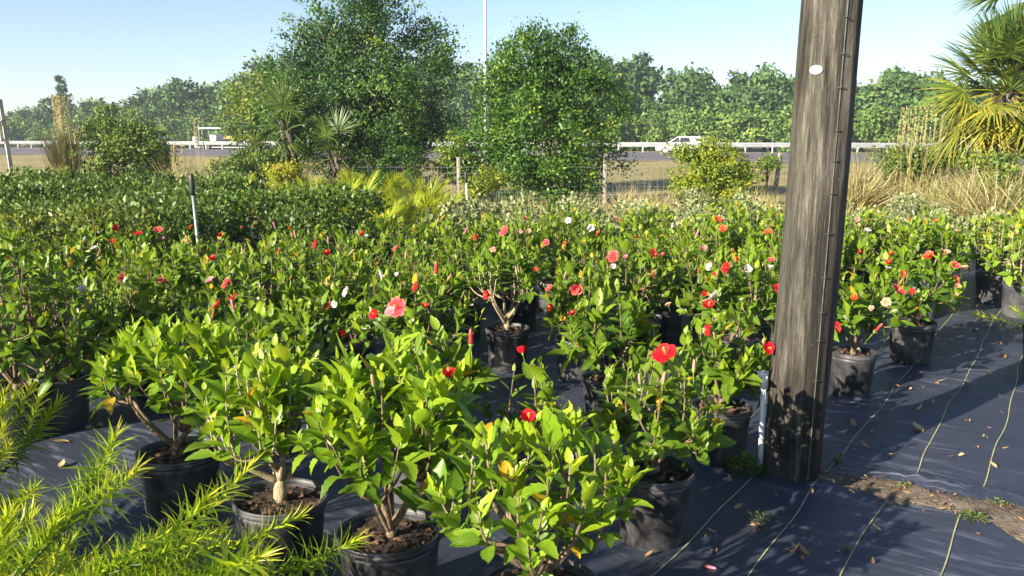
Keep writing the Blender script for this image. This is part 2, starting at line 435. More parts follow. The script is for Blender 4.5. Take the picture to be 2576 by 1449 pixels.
# ------------------------------------------------------------------ nursery ground fabric
gx = np.unique(np.concatenate([np.arange(-13, -4, .3), np.arange(-4, 5.5, .07), np.arange(5.5, 12.1, .3)]))
gy = np.unique(np.concatenate([np.arange(-3, 1.5, .4), np.arange(1.5, 8, .07), np.arange(8, 15.6, .3)]))
X, Y = np.meshgrid(gx, gy, indexing='ij')
LA = np.array([.555, .832]); LB = np.array([.832, -.555])           # direction of the woven guide lines, and across them
def fabric_z(X, Y):
    z = .007 * np.sin(X * 3.1 + 2 * np.sin(Y * 1.7)) * np.sin(Y * 2.3 + X) + .0045 * np.sin(9 * X + 5 * np.sin(3 * Y)) + .004 * np.sin(13 * Y - 7 * X + 2 * np.sin(4 * X))
    # raised fold along the seam beside the soil strip
    q = np.stack([X, Y], -1) - SEAM0
    al, ac = q @ SEAMD, q @ SEAMN
    z = z + .045 * np.exp(-((ac - .17) / .06) ** 2) * np.clip((al - .12) / .3, 0, 1) * np.clip((2.6 - al) / 1.5, 0, 1)
    return z + .012
SEAM0 = G(2075, 1203)[:2]; SEAM1 = G(2576, 1310)[:2]
SEAMD = (SEAM1 - SEAM0) / np.linalg.norm(SEAM1 - SEAM0); SEAMN = np.array([-SEAMD[1], SEAMD[0]])
Z = fabric_z(X, Y)
V = np.stack([X, Y, Z], -1).reshape(-1, 3)
n_ = len(gy)
ii, jj = np.meshgrid(np.arange(len(gx) - 1), np.arange(n_ - 1), indexing='ij'); a = (ii * n_ + jj).ravel()
Q = np.stack([a, a + n_, a + n_ + 1, a + 1], -1)
m, t, out = newmat('weed_fabric')
p = t.nodes.new('ShaderNodeBsdfPrincipled')
v = coord(t)
d1 = noise(t, coord(t, (1.5, .45, 1)), 3.2, 6, .65); d2 = noise(t, v, .8, 4)
mp = t.nodes.new('ShaderNodeMapping'); mp.inputs['Rotation'].default_value = (0, 0, R_(-56)); t.links.new(v, mp.inputs[0])
mp2 = t.nodes.new('ShaderNodeMapping'); mp2.inputs['Scale'].default_value = (7.0, .8, 1); t.links.new(mp.outputs[0], mp2.inputs[0])
d3 = noise(t, mp2.outputs[0], 3.0, 6, .7)
dust = math_n(t, 'MULTIPLY', ramp(t, [(.52, (0, 0, 0)), (.68, (1, 1, 1))], d3).outputs[0], ramp(t, [(.45, (.08, .08, .08)), (.62, (1, 1, 1))], d2).outputs[0])
c = mixc(t, math_n(t, 'MULTIPLY', dust, .9), (.034, .041, .062), (.24, .25, .31))
t.links.new(c, p.inputs['Base Color'])
t.links.new(ramp(t, [(.3, (.36, .36, .36)), (.7, (.55, .55, .55))], d1).outputs[0], p.inputs['Roughness'])
wv = t.nodes.new('ShaderNodeTexWave'); wv.inputs['Scale'].default_value = 75; wv.inputs['Distortion'].default_value = .6
t.links.new(mp.outputs[0], wv.inputs[0])
hb = math_n(t, 'ADD', math_n(t, 'MULTIPLY', wv.outputs[1], .12), math_n(t, 'MULTIPLY', noise(t, v, 9, 8, .7), 1.4))
b = t.nodes.new('ShaderNodeBump'); b.inputs['Strength'].default_value = .45; b.inputs['Distance'].default_value = .012
t.links.new(hb, b.inputs['Height']); t.links.new(b.outputs[0], p.inputs['Normal']); t.links.new(p.outputs[0], out.inputs[0])
fabric = tag(add('ground_fabric', mesh('ground_fabric', V, Q, None, m)), kind='structure')
M['guide'] = simple('woven_guide_line', (.26, .27, .12), (.44, .42, .22), 25, rough=.8)
M['guide_dim'] = simple('darker_guide_line', (.10, .12, .07), (.2, .22, .13), 25, rough=.8)  # darker copy of the line colour, used on the plant block side
def guide(off, a0, a1, wd, ph, mat):
    aa = np.arange(a0, a1, .06); base = G(1650, 1449)[:2]
    wob = .010 * np.sin(aa * 2.1 + ph) + .006 * np.sin(aa * 6.3 + ph * 2)
    P = base + LA * aa[:, None] + LB * (off + wob)[:, None]
    L = P - LB * wd / 2; Rr = P + LB * wd / 2
    V = np.stack([np.c_[L, fabric_z(L[:, 0], L[:, 1]) + .0045], np.c_[Rr, fabric_z(Rr[:, 0], Rr[:, 1]) + .0045]], 1).reshape(-1, 3)
    Q = [[2 * i, 2 * i + 1, 2 * i + 3, 2 * i + 2] for i in range(len(aa) - 1)]
    add('guide_line', mesh('guide_line', V, Q, None, mat), fabric)
def seam_cut(off):
    base = G(1650, 1449)[:2] + LB * off
    return float(np.linalg.solve(np.stack([LA, -SEAMD], -1), SEAM0 - base)[0])
for k in range(-9, 12):
    off = k * .30
    if k <= 1: guide(off, -2.0 if k > -3 else -1.0, 9.0, .0052, k * 1.7, M['guide'] if k >= 0 else M['guide_dim'])
    else:
        cut = seam_cut(off)
        guide(off, -1.5, cut - .02 - .04 * (k - 2), .0058, k * 1.7, M['guide'])
        guide(off + .06, cut + .16, 9.5, .0058, k * 2.3 + 1, M['guide'])

# exposed soil strip along the seam
al = np.arange(-.15, 3.2, .035); ac = np.linspace(-.5, .5, 15)
A_, C_ = np.meshgrid(al, ac, indexing='ij')
wdt = (.05 + .085 * np.clip(A_ / .4, 0, 1) + .05 * np.clip(A_ / 1.0, 0, 1)) * (1 + .25 * np.sin(A_ * 9) + .15 * np.sin(A_ * 23))
cc = C_ * 2 * wdt - .02 + .02 * np.sin(A_ * 5)
P = SEAM0 + SEAMD * A_[..., None] + SEAMN * cc[..., None]
hz = fabric_z(P[..., 0], P[..., 1]) * .4 + .028 * (1 - (2 * C_) ** 2) - .004 + .012 * rng.random(A_.shape) * (1 - (2 * C_) ** 4)
V = np.concatenate([P, hz[..., None]], -1).reshape(-1, 3)
n_ = len(ac); ii, jj = np.meshgrid(np.arange(len(al) - 1), np.arange(n_ - 1), indexing='ij'); a = (ii * n_ + jj).ravel()
M['dirt'] = simple('sandy_soil', (.06, .045, .032), (.21, .17, .12), 14, rough=.95, bump=1.0, bscale=70)
tag(add('soil_strip', mesh('soil_strip', V, np.stack([a, a + n_, a + n_ + 1, a + 1], -1), None, M['dirt'])), kind='structure')

dr = np.random.default_rng(77); nd = 900
aa, bb = dr.uniform(-.1, 3.0, nd), dr.normal(-.02, .075, nd)
Pd = SEAM0 + SEAMD * aa[:, None] + SEAMN * bb[:, None]
hd = fabric_z(Pd[:, 0], Pd[:, 1]) * .4 + .028 * np.clip(1 - (bb / .2) ** 2, 0, 1) + .004
Vd, Qd = soup(DIAMOND, frames(dr.normal(0, 1, (nd, 3)) * [1, 1, .2], np.tile([0, 0, 1.], (nd, 1)), dr.normal(0, .5, nd)), np.c_[Pd, hd], np.stack([dr.uniform(.006, .016, nd), dr.uniform(.012, .05, nd), np.full(nd, .01)], -1))
tag(add('soil_debris', mesh('soil_debris', Vd, Qd, None, M['litter'], rep(np.clip(dr.normal(.2, .3, nd), 0, 1), DIAMOND))), 'scattered bark bits and dry leaf crumbs on the soil strip', 'debris', kind='stuff')
# ------------------------------------------------------------------ utility pole with ground wire
PB = G(1990, 1196); PT = PD(2095, 0, PB[1])
axis = (PT - PB) / (PT - PB)[2]                                      # lean per metre of height
m, t, out = newmat('weathered_pole_wood')
p = t.nodes.new('ShaderNodeBsdfPrincipled'); p.inputs['Roughness'].default_value = .85; p.inputs['Specular IOR Level'].default_value = .25
g1 = noise(t, coord(t, (1, 1, .075)), 30, 10, .75); g2 = noise(t, coord(t, (1, 1, .18)), 7, 5, .6); g3 = noise(t, coord(t), 45, 5, .7); g4 = noise(t, coord(t, (1, 1, .1)), 4, 4)
c = ramp(t, [(.34, (.015, .013, .011)), (.5, (.082, .074, .060)), (.64, (.20, .182, .148))], g1).outputs[0]
c = mixc(t, ramp(t, [(.5, (0, 0, 0)), (.66, (.7, .7, .7))], g2).outputs[0], c, (.10, .10, .072))
c = mixc(t, ramp(t, [(.50, (0, 0, 0)), (.60, (.75, .75, .75))], g4).outputs[0], c, (.026, .021, .017))
c = mixc(t, ramp(t, [(.62, (0, 0, 0)), (.7, (.6, .6, .6))], g3).outputs[0], c, (.17, .155, .105))
g5 = noise(t, coord(t, (1, 1, .35)), 11, 6, .7); ps = t.nodes.new('ShaderNodeSeparateXYZ'); t.links.new(coord(t), ps.inputs[0])
lowm = ramp(t, [(.15, (1, 1, 1)), (.55, (0, 0, 0))], math_n(t, 'MULTIPLY', ps.outputs[2], .6)).outputs[0]
c = mixc(t, math_n(t, 'MULTIPLY', lowm, ramp(t, [(.42, (0, 0, 0)), (.56, (.85, .85, .85))], g5).outputs[0]), c, (.018, .016, .012))
g6 = noise(t, coord(t, (1, 1, .03)), 95, 4, .8)
c = mixc(t, .5, c, ramp(t, [(.35, (.12, .12, .12)), (.65, (.9, .88, .84))], g6).outputs[0], 'OVERLAY')
t.links.new(c, p.inputs['Base Color'])
b = t.nodes.new('ShaderNodeBump'); b.inputs['Strength'].default_value = 1.0; b.inputs['Distance'].default_value = .022
t.links.new(math_n(t, 'ADD', g1, math_n(t, 'MULTIPLY', g3, .35)), b.inputs['Height']); t.links.new(b.outputs[0], p.inputs['Normal'])
t.links.new(p.outputs[0], out.inputs[0]); M['polewood'] = m
zz = np.concatenate([[-.3], np.arange(0, 3.0, .05), np.arange(3, 9.2, .4)]); n = 48
th = np.arange(n) * 2 * math.pi / n
def pole_r(z, th):
    r = .137 - .0022 * np.clip(z, 0, 9)
    groove = sum(.0035 * np.exp(-(np.angle(np.exp(1j * (th - a_ - .02 * np.sin(z * f_)))) / .045) ** 2) for a_, f_ in ((-1.9, 2), (-1.2, 3), (-.75, 1.4), (-2.5, 2.2), (.4, 2), (1.7, 1), (2.6, 3)))
    return r - 2.2 * groove + .005 * np.sin(z * 1.9 + th) * np.sin(z * .83 + 2 * th + 1) + .003 * np.sin(3 * th + z * .7) + .0022 * np.sin(7 * th + 2.2 * np.sin(z * 1.3))
ZZ, TH = np.meshgrid(zz, th, indexing='ij'); RR = pole_r(ZZ, TH)
V = np.stack([RR * np.cos(TH) + axis[0] * ZZ, RR * np.sin(TH) + axis[1] * ZZ, ZZ], -1).reshape(-1, 3)
Q = [[i * n + j, i * n + (j + 1) % n, (i + 1) * n + (j + 1) % n, (i + 1) * n + j] for i in range(len(zz) - 1) for j in range(n)]
k = len(V); V = np.vstack([V, [[axis[0] * 9.2, axis[1] * 9.2, 9.2]]]); T = [[(len(zz) - 1) * n + j, (len(zz) - 1) * n + (j + 1) % n, k] for j in range(n)]
pole = thing('utility_pole', 'thick weathered wooden utility pole with stapled ground wire beside the hibiscus pots', 'utility pole', (PB[0], PB[1], 0))
add('shaft', mesh('shaft', V, Q, T, M['polewood']), pole)
M['wire'] = simple('dull_wire', (.06, .06, .058), (.14, .135, .12), 20, rough=.6, metallic=.3)
M['galv'] = simple('galvanised_steel', (.27, .28, .29), (.36, .37, .38), 2.5, rough=.5, metallic=.5)
M['whitepl'] = simple('white_plastic', (.78, .78, .78), (.82, .82, .81), 6, rough=.4)
WA = -math.pi / 2 + .20
def on_pole(z, th, dr=0.0):
    r = pole_r(np.asarray(z, float), np.asarray(th, float)) + dr
    return np.stack([r * np.cos(th) + axis[0] * z, r * np.sin(th) + axis[1] * z, z * np.ones_like(r)], -1)
z_ = np.arange(.01, 9.0, .06)
add('ground_wire', MB().tube(on_pole(z_, WA + .03 * np.sin(z_ * 1.6) - .012 * z_, .001), .0032, 6).build('ground_wire', M['wire']), pole)
st = MB().tube([[-.013, .004, 0], [-.011, -.004, 0], [.011, -.004, 0], [.013, .004, 0]], .0022, 5).build('staple', M['wire'])
for q, z0 in enumerate(np.arange(.05, 3.4, .165)):
    z0 = z0 + random.uniform(-.03, .03); a0 = WA + .03 * math.sin(z0 * 1.6) - .012 * z0
    pp = on_pole(np.array(z0), np.array(a0), .004)
    add('staple', st, pole, tuple(pp), (0, random.uniform(-.15, .15), a0 + math.pi / 2))
ta_ = -math.pi / 2 - .68
tz_ = float(PD(2061, 175, PB[1] - .12)[2])
tg = MB(); tg.lathe([(0, -.002), (.027, -.002), (.029, 0), (.027, .003), (0, .003)], 20)
pp = on_pole(np.array(tz_), np.array(ta_), .005)
add('tag', tg.build('tag', M['whitepl']), pole, tuple(pp), (math.pi / 2, .0, ta_ + math.pi / 2), (1, .72, 1))

# white riser pipe against the pole
pb = G(1912, 1190); ph = PD(1922, 950, pb[1])
pipe = thing('riser_pipe', 'white plastic irrigation riser pipe standing against the wooden utility pole', 'pipe', (pb[0], pb[1], 0))
tx = ph[0] - pb[0]
add('pipe', MB().tube([[0, 0, -.02], [tx, 0, ph[2]]], .0135, 14).build('pipe', M['whitepl']), pipe)
e = MB().tube([[tx * .86, 0, ph[2] - .055], [tx, 0, ph[2] + .012]], .019, 14)
e.tube([[tx, 0, ph[2] + .0], [tx + .012, 0, ph[2] + .018], [tx - .04, -.006, ph[2] + .02]], .018, 12)
add('elbow', e.build('elbow', M['whitepl']), pipe)
M['blackpl'] = simple('black_plastic', (.015, .015, .016), (.035, .035, .036), 12, rough=.45)
add('emitter', MB().tube([[tx - .035, -.006, ph[2] + .02], [tx - .085, -.01, ph[2] + .03]], [.011, .008], 10).build('emitter', M['blackpl']), pipe)

# ------------------------------------------------------------------ pots and plants
POTC = {}
def pot_meshes(Rr, H, grey=False):
    key = (round(Rr, 3), round(H, 3), grey)
    if key in POTC: return POTC[key]
    mt = M['potgrey'] if grey else M['pot']
    body = MB().lathe([(0, 0), (Rr * .80, 0), (Rr * .825, .008), (Rr * .93, H - .05), (Rr * .95, H - .046), (Rr * .95, H - .04), (Rr * .935, H - .02), (Rr * .905, H - .02), (Rr * .89, H - .07), (Rr * .0, H - .075)], 36).build('pot', mt)
    rim = MB().lathe([(Rr * .92, H - .03), (Rr * .985, H - .028), (Rr, H - .024), (Rr, H - .012), (Rr * .985, H - .008), (Rr, H - .004), (Rr * .995, H + .002), (Rr * .95, H + .002), (Rr * .935, H - .012), (Rr * .92, H - .03)], 36).build('rim', mt)
    rg = np.random.default_rng(int(Rr * 1e4))
    rr = np.array([0, .25, .5, .75, .91]) * Rr; n = 20; sb = MB()
    th = np.arange(n) * 2 * math.pi / n
    VV = np.array([[r_ * math.cos(a_), r_ * math.sin(a_), H - .035 + .02 * (1 - r_ / Rr) + rg.uniform(-.006, .008)] for r_ in rr for a_ in th])
    sb.put(VV, [[i * n + j, i * n + (j + 1) % n, (i + 1) * n + (j + 1) % n, (i + 1) * n + j] for i in range(4) for j in range(n)])
    soil = sb.build('soil', M['soil'])
    nchip = 110
    tt = rg.random(nchip) * 6.28; rr_ = np.sqrt(rg.random(nchip)) * Rr * .86
    T = np.stack([rr_ * np.cos(tt), rr_ * np.sin(tt), np.full(nchip, H - .022) + .016 * (1 - rr_ / Rr)], -1)
    d = rg.normal(0, 1, (nchip, 3)) * [1, 1, .25]
    Vc, Qc = soup(DIAMOND, frames(d, np.tile([0, 0, 1.], (nchip, 1)), rg.normal(0, .5, nchip)), T, rg.uniform(.012, .038, nchip))
    chips = mesh('bark_chips', Vc, Qc, None, M['chips'])
    POTC[key] = (body, rim, soil, chips)
    return POTC[key]
def add_pot(root, Rr, H, grey=False, detail=True):
    b_, r_, s_, c_ = pot_meshes(Rr, H, grey)
    po = add('pot', b_, root, (0, 0, -.004), (random.gauss(0, .012), random.gauss(0, .012), random.uniform(0, 6.28)), (random.uniform(.97, 1.03), random.uniform(.97, 1.03), 1))
    add('rim', r_, po)
    so = add('soil', s_, po)
    if detail: tag(add('bark_chips', c_, po), kind='stuff')
    return po

lr = np.random.default_rng(3)
HIBT = [leaf_tpl(9, .53, f_, c_, .07, .55, .92, .14, lr) for f_, c_ in ((.45, .12), (.35, .25), (.65, .02), (.45, .38), (.3, -.1))]
HIBLEAF = {k_: [mesh('leaf', tp[0], tp[1], None, M[k_], None, tp[2]) for tp in HIBT] for k_ in ('hib_big', 'hib')}
HIBLOW = [leaf_tpl(4, .56, f_, c_, 0, .55, .92, .12, lr) for f_, c_ in ((.35, .25), (.2, .45))]

def bez(p0, p1, p2, n=7):
    tt = np.linspace(0, 1, n)[:, None]
    return (1 - tt) ** 2 * p0 + 2 * tt * (1 - tt) * p1 + tt ** 2 * p2

def gen_hib(seed, r, zt, z0, nsh, lps, ls, nprim=6, trunk=.06, stem_r=.011, dome=.55, bare=.0, upe=8, kx=0.0):
    """one hibiscus: stems, and leaf transforms R, T, S, tint"""
    rg = np.random.default_rng(seed)
    sm = MB(); R, T, S, K, tips = [], [], [], [], []
    base = np.array([0, 0, z0 - .03]); top = np.array([rg.normal(0, .012), rg.normal(0, .012), z0 + trunk])
    sm.tube(bez(base, (base + top) / 2 + rg.normal(0, .008, 3), top, 5), np.linspace(stem_r * 1.9, stem_r * 1.4, 5) * (1 + .12 * rg.normal(0, 1, 5)), 8)
    az0 = rg.random() * 6.28; forks = []
    for i in range(nprim):
        az = az0 + i * 6.283 / nprim + rg.normal(0, .25); rf = r * rg.uniform(.22, .5); zf = z0 + (zt - z0) * rg.uniform(.22, .45)
        f = np.array([math.cos(az) * rf, math.sin(az) * rf, zf])
        mid = top * .5 + f * .5 + np.array([math.cos(az) * .02, math.sin(az) * .02, -.02])
        st0 = top + (base - top) * rg.uniform(0, .6)
        sm.tube(bez(st0, mid, f, 6), np.linspace(stem_r, stem_r * .62, 6), 6); forks.append((az, f))
    for i in range(nsh):
        az = rg.random() * 6.28; q = math.sqrt(rg.random()); rad = r * q * .92
        zt_i = zt - (zt - z0) * dome * q ** 2.2 * rg.uniform(.75, 1.15) - abs(rg.normal(0, .05))
        if i % 5 == 4 and dome > .4: zt_i = z0 + (zt_i - z0) * rg.uniform(.45, .75)
        zt_i = max(zt_i, z0 + .06)
        tip = np.array([math.cos(az) * rad, math.sin(az) * rad, zt_i])
        f = min(forks, key=lambda g: np.linalg.norm((g[1] - tip)[:2]) + rg.random() * .1)[1]
        ctrl = f * .45 + tip * .55 + np.array([math.cos(az) * rad * .22, math.sin(az) * rad * .22, -.05 - .05 * q])
        P = bez(f, ctrl, tip, 9); sm.tube(P, np.linspace(stem_r * .55, stem_r * .2, 9), 5)
        L = np.linalg.norm(np.diff(P, axis=0), axis=1).sum(); tips.append((tip, P[-1] - P[-2]))
        n = max(4, int(lps * rg.uniform(.75, 1.3))); f0 = max(bare, 1 - (.26 if kx == 0 else .2) / max(L, .1) * rg.uniform(.8, 1.25)); ph = rg.random() * 6.28
        big = ls * rg.uniform(.85, 1.12)
        for j in range(n):
            u = j / (n - 1); sfrac = f0 + (1 - f0) * u
            x = min(sfrac * 8, 7.999); k_ = int(x); pt = P[k_] + (P[k_ + 1] - P[k_]) * (x - k_); tg_ = P[k_ + 1] - P[k_]; tg_ = tg_ / np.linalg.norm(tg_)
            a_ = ph + j * 2.39996
            e1 = np.cross(tg_, [0.3, .9, .1]); e1 /= np.linalg.norm(e1); e2 = np.cross(tg_, e1)
            o = e1 * math.cos(a_) + e2 * math.sin(a_)
            el = R_(upe + (74 - upe) * u ** 1.2 + rg.normal(0, 12))
            d = o * math.cos(el) + tg_ * math.sin(el) + np.array([0, 0, -.12 * (1 - u)])
            up = tg_ + np.array([0, 0, .5]) + rg.normal(0, .22, 3)
            R.append(frames(d[None], up[None])[0]); T.append(pt)
            S.append(big * rg.choice([1, 1, 1, .7, 1.25]) * (.62 + .48 * math.sin(math.pi * min(1, .25 + .62 * u))) * rg.uniform(.75, 1.12) * (1 if u < .86 else .62))
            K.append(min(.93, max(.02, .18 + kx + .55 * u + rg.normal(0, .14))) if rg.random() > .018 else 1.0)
    return sm, np.array(R), np.array(T), np.array(S), np.array(K), tips

def put_leaves(root, R, T, S, K, leaves, seed):
    rg = random.Random(seed)
    for i in range(len(T)):
        mx = np.eye(4); mx[:3, :3] = R[i] * S[i]; mx[:3, 3] = T[i]
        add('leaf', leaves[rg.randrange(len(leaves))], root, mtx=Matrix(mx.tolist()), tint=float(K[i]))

CROWNS = []          # (root, centre, radii, label base) for hanging the flowers on
def hib_plant(x, y, rr, zt, potR, potH, seed, kind='hib', nsh=26, lps=9, ls=.105, label=None, group=None, grey=False, pale=False, **kw):
    root = thing('potted_hibiscus', label or '', 'potted plant', (x, y, .008), 0, group)
    add_pot(root, potR, potH, grey)
    sm, R, T, S, K, tips = gen_hib(seed, rr, zt, potH - .02, nsh, lps, ls, **kw)
    add('stems', sm.build('stems', M['palestem'] if pale else M['stem']), root)
    if len(T) > 300:
        od = np.argsort(-(T[:, 2] - .35 * T[:, 1])); lo = od[300:]; tp = HIBT[seed % 5]
        V, Q = soup(tp, R[lo], T[lo], S[lo])
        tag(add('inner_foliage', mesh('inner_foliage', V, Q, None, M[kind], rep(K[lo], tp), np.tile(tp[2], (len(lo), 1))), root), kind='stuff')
        R, T, S, K = R[od[:300]], T[od[:300]], S[od[:300]], K[od[:300]]
    put_leaves(root, R, T, S, K, HIBLEAF[kind], seed)
    zc = potH + (zt - potH) * .5
    CROWNS.append(dict(o=root, c=np.array([x, y, zc + .008]), r=np.array([rr * .95, rr * .95, (zt - potH) * .52]), fl=[], label=label))
    return root

FRONT = []
def front(u, v, zrim, rr, zt, potR, seed, kind, label, **kw):
    q = G(u, v, zrim); FRONT.append((q[0], q[1]))
    hib_plant(q[0], q[1], rr, zt, potR, zrim, seed, kind, label=label, **kw)
front(450, 1135, .31, .35, .90, .175, 101, 'hib_big', 'leafy light green hibiscus in shaded black pot beside the strap-leaved shrubs', nsh=46, lps=10, ls=.088, dome=.36, bare=.42, upe=20, kx=.12)
front(700, 1250, .31, .27, .92, .18, 102, 'hib_big', 'light green hibiscus on a stout pale knobbly trunk in glossy black pot', nsh=36, lps=10, ls=.086, stem_r=.014, trunk=.12, pale=True, nprim=5, dome=.36, bare=.42, upe=20, kx=.12)
front(980, 1335, .31, .34, .97, .185, 103, 'hib_big', 'tall light green hibiscus with dark bare stems next to the pale-trunked plant', nsh=46, lps=10, ls=.092, nprim=7, dome=.36, bare=.42, upe=20, kx=.12)
front(1360, 1475, .31, .37, .84, .19, 104, 'hib_big', 'broad bright green hibiscus with open spreading branches at front corner of the block', nsh=44, lps=10, ls=.080, nprim=7, stem_r=.014, dome=.30, bare=.48, upe=28, kx=.12)
front(1645, 1180, .31, .29, .85, .165, 105, 'hib', 'hibiscus topped by one large scarlet bloom in scuffed black pot near the pole', nsh=38, lps=10, ls=.082)
front(1812, 1022, .30, .29, .83, .155, 106, 'hib', 'dark green hibiscus pot standing right beside the white riser pipe', nsh=38, lps=10, ls=.086)
front(2145, 885, .29, .30, .88, .150, 107, 'hib', 'hibiscus in black pot just behind the wooden pole with a scarlet bloom at its base', nsh=24, lps=9, ls=.105)
front(2297, 810, .30, .36, .86, .165, 108, 'hib', 'hibiscus with big coral red bloom at open edge of the fabric aisle', nsh=28, lps=9, ls=.105)
front(1530, 950, .30, .33, .82, .15, 109, 'hib', 'round dark green hibiscus overhanging a tilted black pot behind the scarlet-topped plant', nsh=27, lps=10, ls=.105)
front(1450, 850, .30, .27, .82, .15, 110, 'hib', 'hibiscus with coral crumpled blooms in grey pot beside the bare-trunked one', nsh=36, lps=10, ls=.086, grey=True)  # grey comes from the faded pot material
front(1276, 825, .30, .33, .93, .165, 111, 'hib', 'hibiscus with exposed pale forked trunk above a clearly seen black pot', nsh=30, lps=9, ls=.10, pale=True, trunk=.1, stem_r=.013, bare=.55, dome=.35)
front(1038, 1092, .30, .36, .86, .155, 112, 'hib', 'hibiscus with large coral bloom behind the tall front row plant', nsh=28, lps=9, ls=.11, grey=True)
front(1320, 1120, .28, .25, .68, .14, 113, 'hib', 'small sparse hibiscus with yellowing leaves in front of the clearly seen pot', nsh=12, lps=8, ls=.09)
front(690, 1000, .30, .36, .84, .155, 114, 'hib', 'hibiscus behind the front row with grey pot glimpsed between stems', nsh=28, lps=9, ls=.105, grey=True)

# the massed block behind, planted on a skewed grid
def inside(p, poly):
    x, y = p; c = False
    for i in range(len(poly)):
        (x1, y1), (x2, y2) = poly[i], poly[i - 1]
        if (y1 > y) != (y2 > y) and x < (x2 - x1) * (y - y1) / (y2 - y1) + x1: c = not c
    return c
BLOCK = [(-4.3, 5.4), (-3.3, 4.6), (-1.7, 4.5), (-.2, 4.3), (.3, 4.9), (1.2, 4.9), (2.1, 5.7), (4.5, 8.5), (5.0, 10.3), (1.0, 10.2), (-1.0, 9.3), (-1.4, 8.4), (-4.6, 7.5)]
MIDVAR = {}
def mid_variant(k, kind):
    if (k, kind) not in MIDVAR:
        sm, R, T, S, K, tips = gen_hib(500 + k, .42, .86, .27, 46, 9, .086)
        tp = HIBT[k % 5] if kind == 'hib' else HIBLOW[k % 2]
        V, Q = soup(tp, R, T, S); uv = np.tile(tp[2], (len(T), 1))
        od = np.argsort(-T[:, 2]); hi, lo = od[:300], od[300:]
        V2, Q2 = soup(tp, R[lo], T[lo], S[lo])
        low_ = mesh('lower_foliage', V2, Q2, None, M[kind], rep(K[lo], tp), np.tile(tp[2], (len(lo), 1)))
        MIDVAR[(k, kind)] = (sm.build('stems', M['stem']), mesh('foliage', V, Q, None, M[kind], rep(K, tp), uv), (R[hi], T[hi], S[hi], K[hi], low_))
    return MIDVAR[(k, kind)]
pts = []
for i in range(-12, 24):
    for j in range(-16, 16):
        q = np.array([1.0, 5.0]) + LA * i * .74 - LB * j * .72 + rng.normal(0, .06, 2)
        if inside(q, BLOCK) and not (abs(q[0] - .06) < .5 and 3.9 < q[1] < 5.75) and all(np.hypot(q[0] - a_, q[1] - b_) > .56 for a_, b_ in FRONT): pts.append(q)
pts.sort(key=lambda q: q[1])
nleafobj = 0
for i, q in enumerate(pts):
    k = i % 8; lime = (q[1] > 8.6 and q[0] > 1.4)
    kind = 'lime' if lime else 'hib'
    sm, fo, (R, T, S, K, low_) = mid_variant(k, kind)
    root = thing('potted_hibiscus', '', 'potted plant', (q[0], q[1], .008), rng.random() * 6.28)
    add_pot(root, .155, .29, bool(rng.random() < .25), q[1] < 6.5)
    sc_ = rng.uniform(.92, 1.1)
    add('stems', sm, root)
    if q[1] < 6.6:
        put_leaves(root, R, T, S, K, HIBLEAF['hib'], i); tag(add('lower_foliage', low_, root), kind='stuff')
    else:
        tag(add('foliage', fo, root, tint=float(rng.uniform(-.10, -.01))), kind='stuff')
    root.scale = (sc_, sc_, sc_ * rng.uniform(.96, 1.08))
    CROWNS.append(dict(o=root, c=np.array([q[0], q[1], .57 * sc_]), r=np.array([.40, .40, .29]) * sc_, fl=[], label=None, lime=lime, far=q[1] > 6.6))

# lime shrubs in grey pots across the aisle
for u, v, sd, lb in ((2500, 690, 1, 'lime green shrub in faded grey pot, farther of the two across the aisle'), (2568, 716, 2, 'lime green shrub in clean grey pot at the aisle edge, nearer of two')):
    q = G(u, v, .3)
    sm, R, T, S, K, tips = gen_hib(700 + sd, .42, .95, .28, 34, 9, .085)
    V, Q = soup(HIBLOW[0], R, T, S)
    root = thing('potted_shrub', lb, 'potted plant', (q[0], q[1], .008)); add_pot(root, .17, .31, True)
    add('stems', sm.build('stems', M['palestem']), root); tag(add('foliage', mesh('foliage', V, Q, None, M['lime'], rep(K, HIBLOW[0]), np.tile(HIBLOW[0][2], (len(T), 1))), root), kind='stuff')
for k in range(5):
    q = np.array([5.3 + .8 * k, 9.0 + .35 * k])
    sm, fo, _ = mid_variant(k, 'lime')
    root = thing('potted_shrub', 'lime green shrub at far end of the aisle behind the grey pots', 'potted plant', (q[0], q[1], .008), k * 1.3, 'lime shrubs at the end of the aisle')
    add_pot(root, .155, .29, True, False); add('stems', sm, root); tag(add('foliage', fo, root), kind='stuff'); root.scale = (1.1, 1.1, 1.15)

# ------------------------------------------------------------------ flowers
def petal_tpl(seed, wd=.95, ruf=.09):
    rg = np.random.default_rng(seed); nu, nv = 5, 5
    V, uv = [], []
    for i in range(nv):
        t_ = i / (nv - 1); ww = wd * (.13 + .87 * math.sin(min(1, t_ * 1.25 + .04) * math.pi / 2) ** 1.2) * (1 if t_ < .9 else .78)
        for j in range(nu):
            s_ = j / (nu - 1) * 2 - 1
            V.append([s_ * ww / 2, t_ - .12 * t_ * s_ * s_, -.22 * t_ * t_ + .10 * s_ * s_ * t_ + (rg.normal(0, ruf) * t_ ** 2 if abs(s_) > .3 or t_ > .9 else 0)])
            uv.append([j / (nu - 1), t_])
    Q = [[i * nu + j, i * nu + j + 1, (i + 1) * nu + j + 1, (i + 1) * nu + j] for i in range(nv - 1) for j in range(nu - 1)]
    return np.array(V), np.array(Q), np.array(uv)
PETM = [mesh('petal', *petal_tpl(k)[:2], None, PET['red'], None, petal_tpl(k)[2]) for k in range(5)]
cm = MB(); cm.lathe([(.0, -.35), (.045, -.34), (.05, -.2), (.13, -.08), (.17, .06), (.10, .05), (0, -.02)], 8)
cm.tube([[0, 0, -1.3], [.02, 0, -.8], [0, 0, -.3]], .03, 5)
CALYX = cm.build('calyx', M['calyx'])
